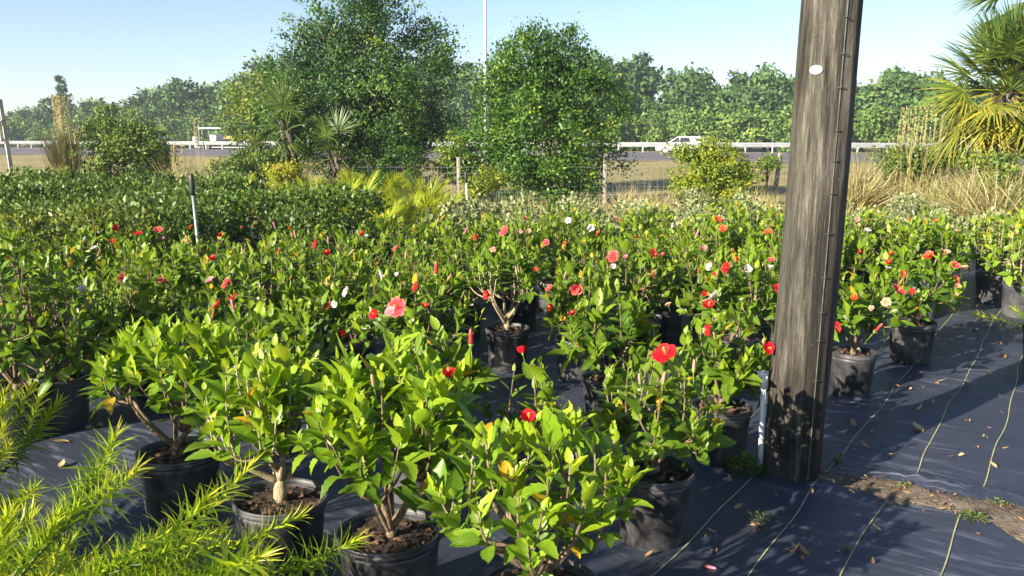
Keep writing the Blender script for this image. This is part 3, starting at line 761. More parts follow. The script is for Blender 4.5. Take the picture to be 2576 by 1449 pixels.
sm_ = MB(); sm_.tube([[0, 0, 0], [.02, 0, .5], [.05, 0, .98]], [.035, .028, .02], 6)
rg = np.random.default_rng(9)
for _ in range(26):
    a_ = rg.random() * 6.28; z_ = rg.uniform(.6, 1.0); c_ = np.array([.05 * z_, 0, z_]); e_ = c_ + np.array([math.cos(a_) * .1, math.sin(a_) * .1, .03])
    sm_.tube([c_, e_], [.008, .024], 4)
STAM = sm_.build('pistil', M['stamen'])
bm_ = MB(); bm_.lathe([(0, .02), (.08, .05), (.115, .3), (.11, .6), (.085, .85), (.05, .98), (0, 1.0)], 8, wob=1 + .18 * np.cos(np.arange(8) * 3))
BUD = bm_.build('bud', PET['pink'], uv=np.stack([np.full(bm_.n, .5), np.clip(.25 + .75 * np.vstack(bm_.V)[:, 2], 0, 1)], -1))
def flower(root, wp, ax, size, colr, kind):
    """wp: world position, ax: world axis; root has only location, z rotation and scale"""
    inv = Matrix.LocRotScale(root.location, root.rotation_euler, root.scale).inverted()
    q = Vector((0, 0, 1)).rotation_difference(Vector(ax)).to_matrix().to_4x4()
    if kind == 'b':
        mx = inv @ (Matrix.Translation(Vector(wp)) @ q @ Matrix.Scale(size * .68, 4))
        f = add('flower_bud', BUD, root, mtx=mx, mat=PET[colr])
        add('calyx', CALYX, f, (0, 0, .06))
        return
    mx = inv @ (Matrix.Translation(Vector(wp)) @ q @ Matrix.Scale(size * .5, 4))
    f = add('flower', CALYX, root, mtx=mx)
    npet, fl = (5, 38) if kind == 'o' else (9, 42)
    if kind == 'h': npet, fl = 5, 66
    for i in range(npet):
        a_ = i * 2 * math.pi / 5 + (.6 if i >= 5 else 0) + random.uniform(-.1, .1)
        el = R_(fl + random.uniform(-9, 9) + (18 if i >= 5 else 0))
        mm = Matrix.Rotation(a_, 4, 'Z') @ Matrix.Rotation(el, 4, 'X') @ Matrix.Scale(1.0 if i < 5 else .75, 4)
        add('petal', random.choice(PETM), f, mtx=mm, mat=PET[colr])
    add('pistil', STAM, f, scale=(.95 if kind != 'd' else .5))
FL = [(291, 574, 'red', 'o', .8), (348, 591, 'red', 'o', 1.1), (398, 580, 'coral', 'o', 1), (283, 608, 'red', 'o', .6), (558, 595, 'red', 'h', .9), (474, 612, 'pink', 'b', 1), (693, 574, 'pink', 'b', 1.1), (744, 597, 'pink', 'b', 1.1),
      (797, 614, 'red', 'o', 1.1), (826, 612, 'pink', 'b', 1), (827, 642, 'red', 'b', 1.1), (539, 655, 'red', 'h', .9), (365, 652, 'pink', 'b', .9), (310, 700, 'coral', 'o', .9), (413, 711, 'coral', 'o', 1.2), (530, 707, 'pink', 'o', .7), (549, 770, 'red', 'o', 1.05),
      (588, 752, 'red', 'o', .8), (590, 783, 'pink', 'b', 1.1), (866, 829, 'red', 'h', 1.1), (1003, 775, 'coral', 'o', 1.5), (950, 795, 'red', 'h', 1.1), (1098, 692, 'coral', 'b', 1.5), (1050, 722, 'red', 'o', .8), (962, 703, 'white', 'b', 1), (913, 590, 'red', 'h', .9),
      (1272, 583, 'coral', 'o', 1.3), (1197, 597, 'orange', 'o', .8), (1168, 588, 'pink', 'b', 1.2), (1385, 728, 'coral', 'o', .8), (1450, 725, 'coral', 'd', 1.1), (1393, 775, 'red', 'h', 1), (1232, 742, 'red', 'b', 1.1), (1545, 650, 'coral', 'd', 1.3), (1640, 640, 'orange', 'd', 1),
      (1637, 690, 'coral', 'o', 1), (1618, 725, 'pink', 'o', .7), (1805, 555, 'orange', 'd', 1), (1820, 577, 'orange', 'd', 1), (1933, 587, 'orange', 'd', .95), (1751, 597, 'pink', 'b', 1.2), (1770, 627, 'pink', 'h', .9), (1830, 675, 'red', 'd', .95), (1876, 681, 'white', 'h', 1),
      (1937, 677, 'white', 'h', .7), (1795, 752, 'white', 'o', 1.3), (1779, 742, 'red', 'h', .8), (1783, 775, 'red', 'b', 1), (1785, 830, 'red', 'o', .7), (1958, 728, 'red', 'o', .9), (1930, 875, 'red', 'o', .8), (1675, 897, 'red', 'o', 1.25), (1315, 890, 'red', 'h', .9),
      (1185, 870, 'coral', 'b', 1.3), (1132, 950, 'red', 'h', .8), (1330, 1058, 'red', 'h', .8), (2255, 735, 'coral', 'o', 1.3), (2337, 648, 'orange', 'd', 1.1), (2378, 640, 'peach', 'h', .9), (2245, 640, 'red', 'o', .7), (2240, 663, 'red', 'h', .8), (2270, 690, 'orange', 'o', .7),
      (2402, 705, 'orange', 'o', .9), (2428, 680, 'peach', 'h', .9), (2403, 722, 'peach', 'h', .8), (2200, 835, 'coral', 'b', 1.4), (2100, 822, 'red', 'o', 1.0), (2182, 582, 'white', 'o', .9), (1488, 574, 'white', 'o', 1), (1430, 555, 'white', 'o', .8), (1507, 588, 'orange', 'o', .9),
      (1020, 650, 'peach', 'b', .9), (1100, 560, 'peach', 'b', .9), (1245, 630, 'peach', 'h', .8), (1300, 690, 'peach', 'b', .8), (1668, 965, 'peach', 'b', .8), (1610, 965, 'peach', 'b', .7), (1745, 935, 'peach', 'b', .8), (1800, 850, 'peach', 'b', .8), (1420, 700, 'peach', 'b', .9), (940, 970, 'peach', 'b', .7),
      (1690, 575, 'white', 'b', 1), (1905, 555, 'peach', 'b', .9), (1560, 560, 'orange', 'b', .9), (880, 640, 'peach', 'b', .9), (2157, 552, 'pink', 'o', .7), (2300, 540, 'white', 'b', .9), (1600, 600, 'orange', 'o', .7), (700, 640, 'coral', 'b', .8), (610, 640, 'peach', 'b', .8), (2340, 540, 'white', 'b', .9)]
frg = np.random.default_rng(404)
for _ in range(64):
    FL.append((float(frg.uniform(200, 1960) if frg.random() < .72 else frg.uniform(2130, 2430)), float(frg.uniform(550, 800)), str(frg.choice(['pink', 'coral', 'peach', 'red', 'orange', 'coral', 'white'])), str(frg.choice(['b', 'h', 'o', 'd', 'h'])), float(frg.uniform(.45, .8))))
def hit(u, v):
    d = ray(u, v); best = None
    for c in CROWNS:
        o_, dd = (EYEP - c['c']) / c['r'], d / c['r']
        A, B, C = dd @ dd, o_ @ dd, o_ @ o_ - 1
        disc = B * B - A * C
        if disc > 0:
            t_ = (-B - math.sqrt(disc)) / A
            if t_ > 0 and (best is None or t_ < best[0]): best = (t_, c)
    if best is None:
        c = min(CROWNS, key=lambda c: np.linalg.norm(np.cross(c['c'] - EYEP, d / np.linalg.norm(d))))
        t_ = (c['c'] - EYEP) @ d / (d @ d); best = (t_, c)
    return EYEP + d * best[0], best[1]
for (u, v, colr, kind, s_) in FL:
    wp, c = hit(u, v)
    wp = wp + (wp - EYEP) / np.linalg.norm(wp - EYEP) * .035
    nrm = (wp - c['c']) / c['r']; nrm = nrm / (np.linalg.norm(nrm) + 1e-6)
    if kind == 'b' and colr == 'red': kind = 'h'
    ax = nrm * .6 + np.array([-.3, -.35, .4]) + rng.normal(0, .45, 3)
    if kind == 'b': ax = np.array([rng.normal(0, .35), rng.normal(0, .3), 1]) + nrm * .3
    flower(c['o'], wp, ax / np.linalg.norm(ax), .088 * s_, colr, kind); c['fl'].append((colr, kind))
NUM = ['no', 'one', 'two', 'three', 'four', 'five', 'six', 'seven', 'eight', 'nine']
for c in CROWNS:
    if c['label']: continue
    fl = {}
    for colr, kind in c['fl']:
        w_ = colr + (' bud' if kind == 'b' else ' bloom'); fl[w_] = fl.get(w_, 0) + 1
    desc = ' and '.join('%s %s%s' % (NUM[n_], w_, 's' if n_ > 1 else '') for w_, n_ in sorted(fl.items())[:2])
    lk = 'lime green' if c.get('lime') else 'dark green'
    where = 'at the block far edge' if c.get('lime') else ('in the block back rows' if c.get('far') else 'in the block middle')
    c['o']['label'] = '%s hibiscus %s' % (lk, where) + (' with ' + desc if desc else ' showing no open bloom')
    c['o']['group'] = 'hibiscus pots massed in the block'

# ------------------------------------------------------------------ strap leaved plants in the near corner
STRAP = strip_tpl(5, .088, .3, .10)
def strap_shoot(seed, n=30, L=.30, ls=.085):
    rg = np.random.default_rng(seed); R, T, S, K = [], [], [], []
    for j in range(n):
        u = j / (n - 1); a_ = j * 2.39996
        el = R_(18 + 58 * u ** 1.6 + rg.normal(0, 8))
        d = np.array([math.cos(a_) * math.cos(el), math.sin(a_) * math.cos(el), math.sin(el)])
        R.append(frames(d[None], (np.array([0, 0, 1.]) + rg.normal(0, .15, 3))[None])[0]); T.append([0, 0, L * u]); S.append(ls * rg.uniform(.75, 1.15) * (1 - .35 * u ** 3))
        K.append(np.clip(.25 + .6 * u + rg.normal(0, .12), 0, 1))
    V, Q = soup(STRAP, np.array(R), np.array(T), np.array(S))
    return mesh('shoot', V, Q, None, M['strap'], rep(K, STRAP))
SHOOTS = [strap_shoot(s_, 64 + 6 * s_, .2 + .025 * s_, .09) for s_ in range(5)]
def strap_plant(x, y, r, zt, n, seed, label, extra=(), z0=.28):
    rg = np.random.default_rng(seed)
    root = thing('strap_leaf_shrub', label, 'potted plant', (x, y, .008)); add_pot(root, .17, .30)
    sm = MB(); base = np.array([0, 0, z0])
    ends = []
    for i in range(n):
        az = rg.random() * 6.28; q = math.sqrt(rg.random()); zz_ = z0 + (zt - z0) * (1 - .6 * q ** 2) * rg.uniform(.55, 1)
        ends.append((np.array([math.cos(az) * r * q, math.sin(az) * r * q, zz_ - .1]), None))
    for e_ in extra: ends.append((np.array(e_[0]) - np.array([x, y, .008]), np.array(e_[1])))
    for tip, dr in ends:
        az = math.atan2(tip[1], tip[0]); rad = math.hypot(tip[0], tip[1])
        P = bez(base, np.array([tip[0] * .55, tip[1] * .55, z0 + (tip[2] - z0) * .75 + .08]) if dr is not None else np.array([tip[0] * .7, tip[1] * .7, z0 + (tip[2] - z0) * .35]), tip, 8)
        sm.tube(P, np.linspace(.007, .003, 8), 5)
        tg_ = P[-1] - P[-2]; tg_ = tg_ / np.linalg.norm(tg_)
        d = (dr if dr is not None else tg_ + np.array([0, 0, .45])) + rg.normal(0, .15, 3)
        ql = Vector((0, 0, 1)).rotation_difference(Vector(d)).to_matrix().to_4x4() @ Matrix.Rotation(rg.random() * 6.28, 4, 'Z')
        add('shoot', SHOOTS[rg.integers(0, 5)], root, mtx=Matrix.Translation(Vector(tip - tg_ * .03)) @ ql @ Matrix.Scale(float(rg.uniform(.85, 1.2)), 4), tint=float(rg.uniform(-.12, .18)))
        if dr is not None:
            for f_ in (.5, .7, .85):
                k_ = int(f_ * 7); ql2 = Vector((0, 0, 1)).rotation_difference(Vector(P[k_ + 1] - P[k_]) + Vector(rg.normal(0, .004, 3))).to_matrix().to_4x4()
                add('shoot', SHOOTS[rg.integers(0, 5)], root, mtx=Matrix.Translation(Vector(P[k_])) @ ql2 @ Matrix.Scale(.85, 4), tint=float(rg.uniform(-.15, .05)))
    add('stems', sm.build('stems', M['greenstem']), root)
ex = [(PD(u, v, y_), d_) for u, v, y_, d_ in ((600, 1375, 2.0, (.75, .1, .12)), (760, 1432, 1.95, (.8, .1, .05)), (470, 1370, 2.0, (.5, .1, .4)), (250, 1215, 2.1, (.35, .1, .6)), (230, 1290, 2.0, (.4, 0, .6)), (560, 1440, 1.85, (.6, 0, .2)), (400, 1410, 1.8, (.3, -.1, .5)), (640, 1465, 1.8, (.7, -.1, .05)))]
strap_plant(-1.34, 1.78, .38, .55, 96, 31, 'yellow-green strap-leaved shrub with long arching side branches in front of the pale-trunked hibiscus', ex)
strap_plant(-2.22, 2.86, .46, .84, 92, 32, 'yellow-green strap-leaved shrub standing behind the one with arching side branches')
strap_plant(-1.66, 2.02, .40, .52, 92, 33, 'low shaded strap-leaved shrub tucked beside the two taller strap-leaved ones')
# small strap plant entering at the aisle
q = G(2590, 905, .05)
strap_plant(q[0] + .12, q[1], .2, .62, 14, 34, 'small strap-leaved shrub alone in the fabric aisle')

# ------------------------------------------------------------------ other potted stock behind
def shrub_variant(seed, r, zt, n, ls, mat, tpl=FOLDED, hedge=.5, stemmat='stem', z0=.3):
    rg = np.random.default_rng(seed)
    nc_ = n // 9
    az = rg.random(nc_) * 6.28; q = np.sqrt(rg.random(nc_))
    ztop = zt - (zt - z0) * (1 - hedge) * q ** 2.5
    zz_ = ztop - (ztop - z0) * rg.random(nc_) ** 2.2 * .9
    C = np.stack([np.cos(az) * q * r, np.sin(az) * q * r, zz_], -1)
    ci = rg.integers(0, nc_, n)
    T = C[ci] + rg.normal(0, ls * .55, (n, 3))
    d = rg.normal(0, 1, (n, 3)) * .8 + (C[ci] - [0, 0, zt * .5]) * 1.2 + [0, 0, .75]
    Rm = frames(d, np.tile([0, 0, 1.], (n, 1)) + rg.normal(0, .5, (n, 3)))
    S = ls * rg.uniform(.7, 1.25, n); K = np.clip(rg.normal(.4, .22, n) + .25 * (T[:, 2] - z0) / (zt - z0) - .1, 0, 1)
    V, Q = soup(tpl, Rm, T, S)
    sm = MB()
    for i in range(10):
        c = C[rg.integers(0, nc_)]
        sm.tube(bez(np.array([0, 0, z0 - .05]), np.array([c[0] * .6, c[1] * .6, z0 + .1]), c, 5), np.linspace(.008, .003, 5), 5)
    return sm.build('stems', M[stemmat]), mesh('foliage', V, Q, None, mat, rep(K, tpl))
def stock(name, variants, positions, label, group, cat='potted plant', sc=(.92, 1.1), potR=.15, potH=.28):
    for i, q in enumerate(positions):
        sm, fo = variants[i % len(variants)]
        s_ = rng.uniform(*sc)
        root = thing(name, label, cat, (q[0], q[1], .008), rng.random() * 6.28, group); root.scale = (s_, s_, s_)
        b_, r_, so_, c_ = pot_meshes(potR, potH); po = add('pot', b_, root, (0, 0, -.004)); add('rim', r_, po); add('soil', so_, po)
        add('stems', sm, root); tag(add('foliage', fo, root, tint=float(rng.uniform(-.06, .06))), kind='stuff')
dark = [shrub_variant(40 + k, .52, .98, 1500, .062, M['dark_shrub'], hedge=.75) for k in range(5)]
DB = [(-1.6, 9.2), (-1.5, 10.6), (-3.3, 11.3), (-4.6, 13.4), (-10.5, 14.3), (-10.0, 9.6), (-5.2, 8.3)]
dp = [q for i in range(-20, 20) for j in range(-20, 20) for q in [np.array([-5, 11]) + LA * i * .78 - LB * j * .78 + rng.normal(0, .05, 2)] if inside(q, DB)]
stock('clipped_shrub', dark, dp, 'dark green clipped shrub in the dense unflowered block beyond the hibiscus', 'dark clipped shrubs in a dense block', sc=(.84, 1.14))
oliv = [shrub_variant(60 + k, .45, .92, 900, .055, M['olive_shrub'], hedge=.5) for k in range(3)]
op = [PD(u, 700, y_)[:2] * [1, 1] for u, y_ in ((40, 7.6), (150, 7.7), (255, 7.8), (90, 8.6), (205, 8.7), (310, 8.5))]
stock('olive_shrub', oliv, op, 'yellowish olive shrub between the dark clipped block and the hibiscus', 'olive shrubs beside the dark block')
silv = [shrub_variant(70 + k, .42, .72, 520, .06, M['silver'], DIAMOND, hedge=.3, stemmat='palestem') for k in range(4)]
sp_ = []
for row, y_ in enumerate((11.3, 12.3, 13.4)):
    for x_ in np.arange(-.9 + .2 * row, 5.6 + .3 * row, .82): sp_.append((x_ + rng.normal(0, .08), y_ + rng.normal(0, .1)))
sp_ += [(5.6, 9.9), (6.3, 10.4), (5.2, 10.4)]
stock('silver_shrub', silv, sp_, 'wiry silver-grey potted shrub in the sparse rows before the fence', 'silver shrubs before the fence', sc=(.85, 1.1))
# tiny red flowers on the silver shrubs
srng = np.random.default_rng(5)
silv_roots = [o for o in col.objects if o.name.startswith('silver_shrub')]
for k in range(26):
    o = silv_roots[srng.integers(0, len(silv_roots))]
    a_ = srng.random() * 6.28
    wp = np.array(o.location) + np.array([math.cos(a_) * .25, math.sin(a_) * .25 - .1, srng.uniform(.58, .74)])
    flower(o, wp, (srng.normal(0, .3), -.5, .8), .06, 'red' if k % 3 else 'coral', 'b')
# left edge hibiscus of small leaf
q = PD(30, 900, 4.5)
for k, (x_, y_, lb) in enumerate(((q[0] + .0, 4.5, 'tall bushy dark green shrub beside the strap-leaved plants'), (q[0] + .42, 5.25, 'shorter bushy shrub with orange-tinged leaves behind the tall bushy one'))):
    sm, R, T, S, K, tips = gen_hib(800 + k, .58 if k == 0 else .46, 1.2 if k == 0 else .95, .28, 76, 10, .08, dome=.85)
    tp = HIBLOW[k]; V, Q = soup(tp, R, T, S)
    root = thing('potted_shrub', lb, 'potted plant', (x_, y_, .008)); add_pot(root, .17, .30)
    add('stems', sm.build('stems', M['stem']), root)
    put_leaves(root, R[-300:], T[-300:], S[-300:], K[-300:], HIBLEAF['hib'], 5)
    V, Q = soup(tp, R[:-300], T[:-300], S[:-300])
    tag(add('foliage', mesh('foliage', V, Q, None, M['hib'], rep(K[:-300], tp), np.tile(tp[2], (len(T) - 300, 1))), root), kind='stuff')

# young yellow-green palms
def areca_frond(seed):
    rg = np.random.default_rng(seed); st_ = strip_tpl(4, .05, .35, .05); R, T, S, K = [], [], [], []
    for i in range(40):
        u = .25 + .75 * i / 39; side = 1 if i % 2 else -1
        px = np.array([0, u * .8, u * .55 - .35 * u * u]); d = np.array([side * .75 * (1.2 - u), .75, .35 + rg.normal(0, .12)])
        R.append(frames(d[None], np.array([[side * .3, 0, 1.]]))[0]); T.append(px); S.append(.34 * math.sin(math.pi * (.25 + .65 * u)) + .06); K.append(rg.uniform(.2, .9))
    V, Q = soup(st_, np.array(R), np.array(T), np.array(S)); mb = MB(); mb.put(V, Q)
    uu = np.linspace(0, 1, 7); n0 = mb.n; mb.tube(np.stack([0 * uu, uu * .8, uu * .55 - .35 * uu ** 2], -1), np.linspace(.008, .003, 7), 4)
    return mb.build('frond', M['areca'], tint=np.concatenate([rep(K, st_), np.full(mb.n - n0, .6)]))
AF = [areca_frond(k) for k in range(4)]
for k, (u, y_) in enumerate(((735, 13.6), (790, 13.2), (850, 13.5), (905, 13.0), (960, 13.4), (1015, 13.0), (1070, 13.3), (940, 12.0), (985, 11.6), (1035, 12.2), (1080, 12.0), (1110, 12.8), (600, 14.2), (830, 14.2), (890, 14.2), (985, 14.2), (950, 11.0))):
    x_ = PD(u, 520, y_)[0]
    root = thing('young_palm', 'yellow-green young feather palm in the cluster behind the clipped shrubs', 'palm', (x_, y_, .008), rng.random() * 6.28, 'young yellow palms in a cluster')
    b_, r_, so_, c_ = pot_meshes(.15, .28); add('pot', b_, root, (0, 0, -.004))
    for i in range(8):
        add('frond', AF[i % 4], root, (0, 0, .26), (R_(rng.uniform(5, 55)), 0, i * .8 + rng.normal(0, .2)), float(rng.uniform(.8, 1.05)) * (.98 if y_ > 12.9 else .78), tint=float(rng.uniform(-.1, .15)))

# sprinkler risers
for u, vt, y_, lb in ((481, 437, 8.0, 'black-topped grey sprinkler riser standing among the dark clipped shrubs'), (1172, 430, 14.3, 'black-topped red and white sprinkler riser near the young palms')):
    q = PD(u, vt, y_)
    root = thing('sprinkler_riser', lb, 'sprinkler', (q[0], q[1], 0)); h = q[2]
    add('pipe', MB().tube([[.05, 0, -.02], [.0, 0, h - .16]], .014, 8).build('pipe', M['whitepl'] if u > 1000 else M['galv']), root)
    add('head', MB().lathe([(0, h - .2), (.02, h - .2), (.024, h - .17), (.028, h - .06), (.022, h - .02), (.014, h), (0, h)], 12).build('head', M['blackpl']), root)
    if u > 1000:
        for z_ in (.42, .55): add('band', MB().lathe([(.0, z_), (.022, z_), (.022, z_ + .07), (0, z_ + .07)], 10, (.05 * (1 - z_ / h), 0, 0)).build('band', simple('riser_band', (.4, .02, .02) if z_ < .5 else (.02, .02, .02), rough=.5)), root)

# ------------------------------------------------------------------ trees and bushes at the fence
def tree(name, label, cat, base, blobs, n, ls, mat, clump=.28, trunk_r=.12, group=None, tpl=FOLDED, seed=1, tr_top=None, light=.0, trunks=1):
    rg = np.random.default_rng(seed); base = np.asarray(base, float)
    root = thing(name, label, cat, tuple(base), 0, group)
    vol = np.array([b_[3] * b_[3] for b_ in blobs]); pr = vol / vol.sum()
    nc_ = max(12, int(n / 82)); bi = rg.choice(len(blobs), nc_, p=pr); C = []; spr = []
    for b_ in bi:
        cx, cy, cz, rx, *o = blobs[b_]; ry = o[0] if o else rx; rz = o[1] if len(o) > 1 else rx
        d = rg.normal(0, 1, 3); d /= np.linalg.norm(d); q = rg.uniform(.25, 1.0) ** .4
        if rg.random() < .24: q = rg.uniform(1.07, 1.42); d[2] = abs(d[2]) * .8
        C.append(np.array([cx, cy, cz]) + d * q * np.array([rx, ry, rz])); spr.append(.45 if q > 1.06 else 1.0)
    C = np.array(C) - base; C[:, 2] = np.maximum(C[:, 2], .12)
    cr = clump * 1.12 * rg.uniform(.5, 1.35, nc_) * np.array(spr)
    wgt = cr ** 2; ci = rg.choice(nc_, n, p=wgt / wgt.sum())
    off = rg.normal(0, .55, (n, 3)) * cr[ci][:, None] * [1, 1, .72]
    T = C[ci] + off; T[:, 2] = np.maximum(T[:, 2], .05)
    ctr = C.mean(0)
    out_ = C[ci] - ctr; out_ /= np.linalg.norm(out_, axis=1)[:, None] + 1e-6
    d = rg.normal(0, .8, (n, 3)) + out_ * .7 + [0, 0, .25]
    Rm = frames(d, off / cr[ci][:, None] * .9 + out_ * .6 + [0, 0, .5] + rg.normal(0, .4, (n, 3)))
    S = ls * rg.uniform(.65, 1.3, n)
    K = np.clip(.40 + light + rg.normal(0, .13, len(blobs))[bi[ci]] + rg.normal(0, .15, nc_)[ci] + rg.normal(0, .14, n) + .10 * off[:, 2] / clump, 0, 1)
    V, Q = soup(tpl, Rm, T, S)
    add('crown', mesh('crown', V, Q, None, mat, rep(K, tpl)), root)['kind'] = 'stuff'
    tb = MB(); top = np.array(tr_top) - base if tr_top is not None else ctr + [0, 0, .4]
    tips = C[rg.choice(nc_, min(nc_, 46), replace=False)]
    for k in range(trunks):
        o_ = np.array([rg.normal(0, .12), rg.normal(0, .12), 0]) if trunks > 1 else np.zeros(3)
        P = bez(o_ + [0, 0, -.1], o_ * 1.5 + np.array([rg.normal(0, .1), rg.normal(0, .1), top[2] * .5]), top + o_ * 2, 9)
        tb.tube(P, np.linspace(trunk_r, trunk_r * .3, 9), 8)
    add('trunk', tb.build('trunk', M['bark']), root)
    bb = MB()
    for tp_ in tips:
        f_ = np.clip(tp_[2] / max(top[2], .1) * .6, .12, .95); x = f_ * 8; k_ = min(int(x), 7); p0 = P[k_] + (P[k_ + 1] - P[k_]) * (x - k_)
        bb.tube(bez(p0, p0 * .5 + tp_ * .5 + rg.normal(0, .1, 3) * clump + [0, 0, .1], tp_, 6), np.linspace(max(.006, trunk_r * .28), .005, 6), 5)
    add('branches', bb.build('branches', M['bark']), root)
    return root
def B(u, v, y, rpx, dy=0.0, ky=1.0, kz=1.0):
    p_ = PD(u, v, y); r = rpx * y / F_PX
    return (p_[0], p_[1] + dy, p_[2], r, r * ky, r * kz)
def gnd(u, y): p_ = PD(u, 500, y); s_ = ND @ p_[:2]; return (p_[0], y, float(tz(s_)) - .02)
Yo = 23.2
tree('oak_tree', 'tall dark blue-green oak with lopsided crown behind the fan palms', 'tree', gnd(915, Yo),
     [B(q_[0] - 22, *q_[1:]) for q_ in ((940, -70, Yo, 105), (900, 50, Yo, 95), (1000, 60, Yo, 65), (850, 150, Yo, 95), (1090, 120, Yo, 62, .5), (1135, 190, Yo, 40), (930, 180, Yo, 110), (760, 200, Yo, 60), (715, 140, Yo, 26), (785, 50, Yo, 32), (840, 265, Yo, 110, -.5), (960, 270, Yo, 120, -.4), (755, 290, Yo, 70, -.3), (1060, 295, Yo, 80), (1125, 320, Yo, 42), (1000, 350, Yo, 80, -.4), (870, 350, Yo, 70, -.5), (790, 340, Yo, 60, -.2), (930, 400, Yo, 60, -.3), (1030, 390, Yo, 60, -.3), (720, 270, Yo, 45), (860, 410, Yo, 50))],
     64000, .09, M['oak'], .31, .13, seed=21, tr_top=PD(940, 60, Yo), trunks=2)
Yr = 21.8
tree('laurel_tree', 'broad bushy mid green tree leafed to the ground in front of the light pole', 'tree', gnd(1400, Yr),
     [B(1350, 160, Yr, 83), B(1410, 150, Yr, 65), B(1320, 240, Yr, 111), B(1430, 242, Yr, 97), B(1260, 262, Yr, 74), B(1370, 358, Yr, 130, -.4), B(1230, 388, Yr, 79), B(1470, 358, Yr, 69), B(1450, 428, Yr, 65), B(1290, 438, Yr, 74, -.4), B(1390, 468, Yr, 79, -.5), B(1170, 408, Yr, 37), B(1495, 200, Yr, 32), B(1270, 125, Yr, 27), B(1450, 105, Yr, 27), B(1370, 100, Yr, 26), B(1515, 308, Yr, 32), B(1150, 348, Yr, 27), B(1545, 395, Yr, 42), B(1150, 430, Yr, 36), B(1270, 180, Yr, 42), B(1500, 170, Yr, 45), B(1330, 95, Yr, 30), B(1440, 75, Yr, 26), B(1555, 270, Yr, 30)],
     44000, .088, M['oak_b'], .27, .1, seed=22, tr_top=PD(1400, 150, Yr), trunks=3)
tree('olive_tree', 'pale olive small tree with thin top rising behind the fan palms', 'tree', gnd(640, 28), [B(640, 250, 28, 60), B(690, 260, 28, 70), B(620, 300, 28, 60), B(650, 205, 28, 25)], 6000, .10, M['bush'], .3, .09, seed=23, light=.25)
tree('roadside_bush', 'hazy grey-green bush beside the tall brown-plumed grass', 'bush', gnd(310, 21), [B(300, 330, 21, 62), B(260, 370, 21, 55), B(350, 380, 21, 65), B(300, 410, 21, 80), B(390, 400, 21, 40), B(270, 300, 21, 28)], 13000, .075, M['bush'], .22, .05, seed=24, trunks=3)
tree('yellow_bush', 'compact yellow-green bush against the wire fence before the highway', 'bush', gnd(1800, 20.2), [B(1800, 400, 20.2, 50), B(1760, 440, 20.2, 62), B(1830, 450, 20.2, 62), B(1810, 485, 20.2, 75), B(1740, 475, 20.2, 45), B(1720, 385, 20.2, 25, 0, 1, .35), B(1875, 430, 20.2, 30)], 13000, .07, M['bush_y'], .18, .05, seed=25, trunks=3)
for k, (u, v, y_, r_, mt, n_, lb) in enumerate(((655, 420, 20.5, 42, 'bush', 1500, 'low green bush at the foot of the fan palms'), (720, 435, 20, 34, 'bush_y', 1100, 'bright yellow-leaved low bush beneath the fan palms'), (610, 395, 21, 40, 'bush', 1400, 'straggly bush with yellowing tips between the fan palm and the thin reed grass'),
                                               (1010, 415, 21.4, 60, 'oak_b', 2600, 'vine-covered bush under the oak facing the laurel tree'), (930, 440, 21, 45, 'oak_b', 1500, 'leafy bush at the foot of the oak beside dead fronds'), (1200, 470, 18.5, 26, 'bush_y', 600, 'small yellow-green sapling near the red and white riser'), (1240, 455, 19, 28, 'bush_y', 600, 'small sunlit bush touching the laurel tree skirt'),
                                               (1150, 390, 21.6, 45, 'bush_y', 1300, 'orange-tipped bush leaning out from the laurel tree'), (560, 430, 20, 35, 'bush', 900, 'ragged green bush behind the dark shrub block'), (1925, 405, 20.6, 18, 'bush_y', 260, 'tiny bright sapling beside the leaning fence post'))):
    tree('low_bush', lb, 'bush', gnd(u, y_), [B(u, v, y_, r_ * 1.1), B(u + r_ * .5, v + r_ * .5, y_, r_ * .8), B(u - r_ * .5, v + r_ * .6, y_, r_ * .8)], n_ * 2, .07, M[mt], .16, .025, seed=30 + k)
# vine tangle on the right
tree('vine_tangle', 'green vines sprawling over dry brush below the big fan palm', 'bush', gnd(2300, 18.6), [B(2230, 395, 18.6, 28, 0, 1, .6), B(2290, 400, 18.4, 45, 0, 1, .6), B(2370, 400, 18.4, 48, 0, 1, .7), B(2330, 430, 18.3, 40), B(2420, 430, 18.2, 50), B(2500, 470, 15.9, 55), B(2550, 440, 15.7, 60), B(2470, 420, 16.0, 40), B(2250, 440, 18.4, 25)], 9500, .07, M['bush'], .2, .03, seed=50)

# fan palms
def fan_frond(seed, nl=36, spread=215, droop=.35, dead=False):
    rg = np.random.default_rng(seed); st_ = strip_tpl(6, .05, droop, .03); R, T, S, K = [], [], [], []
    for i in range(nl):
        a_ = R_(-spread / 2 + spread * i / (nl - 1) + rg.normal(0, 2)); fold_ = abs(a_) * .18
        d = np.array([math.sin(a_), math.cos(a_), .25 - fold_ * .5 + rg.normal(0, .05) - (.6 if dead else 0)])
        R.append(frames(d[None], np.array([[0, 0, 1.]]) + rg.normal(0, .25, (1, 3)))[0]); T.append([0, .9, .0]); S.append((.82 + .18 * math.cos(a_)) * rg.uniform(.85, 1.08)); K.append(np.clip(rg.normal(.35, .15), 0, 1))
    V, Q = soup(st_, np.array(R), np.array(T), np.array(S)); mb = MB(); mb.put(V, Q); n0 = mb.n
    uu = np.linspace(0, 1, 5); mb.tube(np.stack([0 * uu, uu * .92, .06 * np.sin(uu * 3)], -1), np.linspace(.022, .012, 5), 5)
    return mb.build('frond', M['deadfrond'] if dead else M['palm'], tint=np.concatenate([rep(K, st_), np.full(mb.n - n0, .45)]))
FF = [fan_frond(k, droop=.16 + .11 * k) for k in range(4)]; FD = [fan_frond(10 + k, 18, 150, .7, True) for k in range(2)]
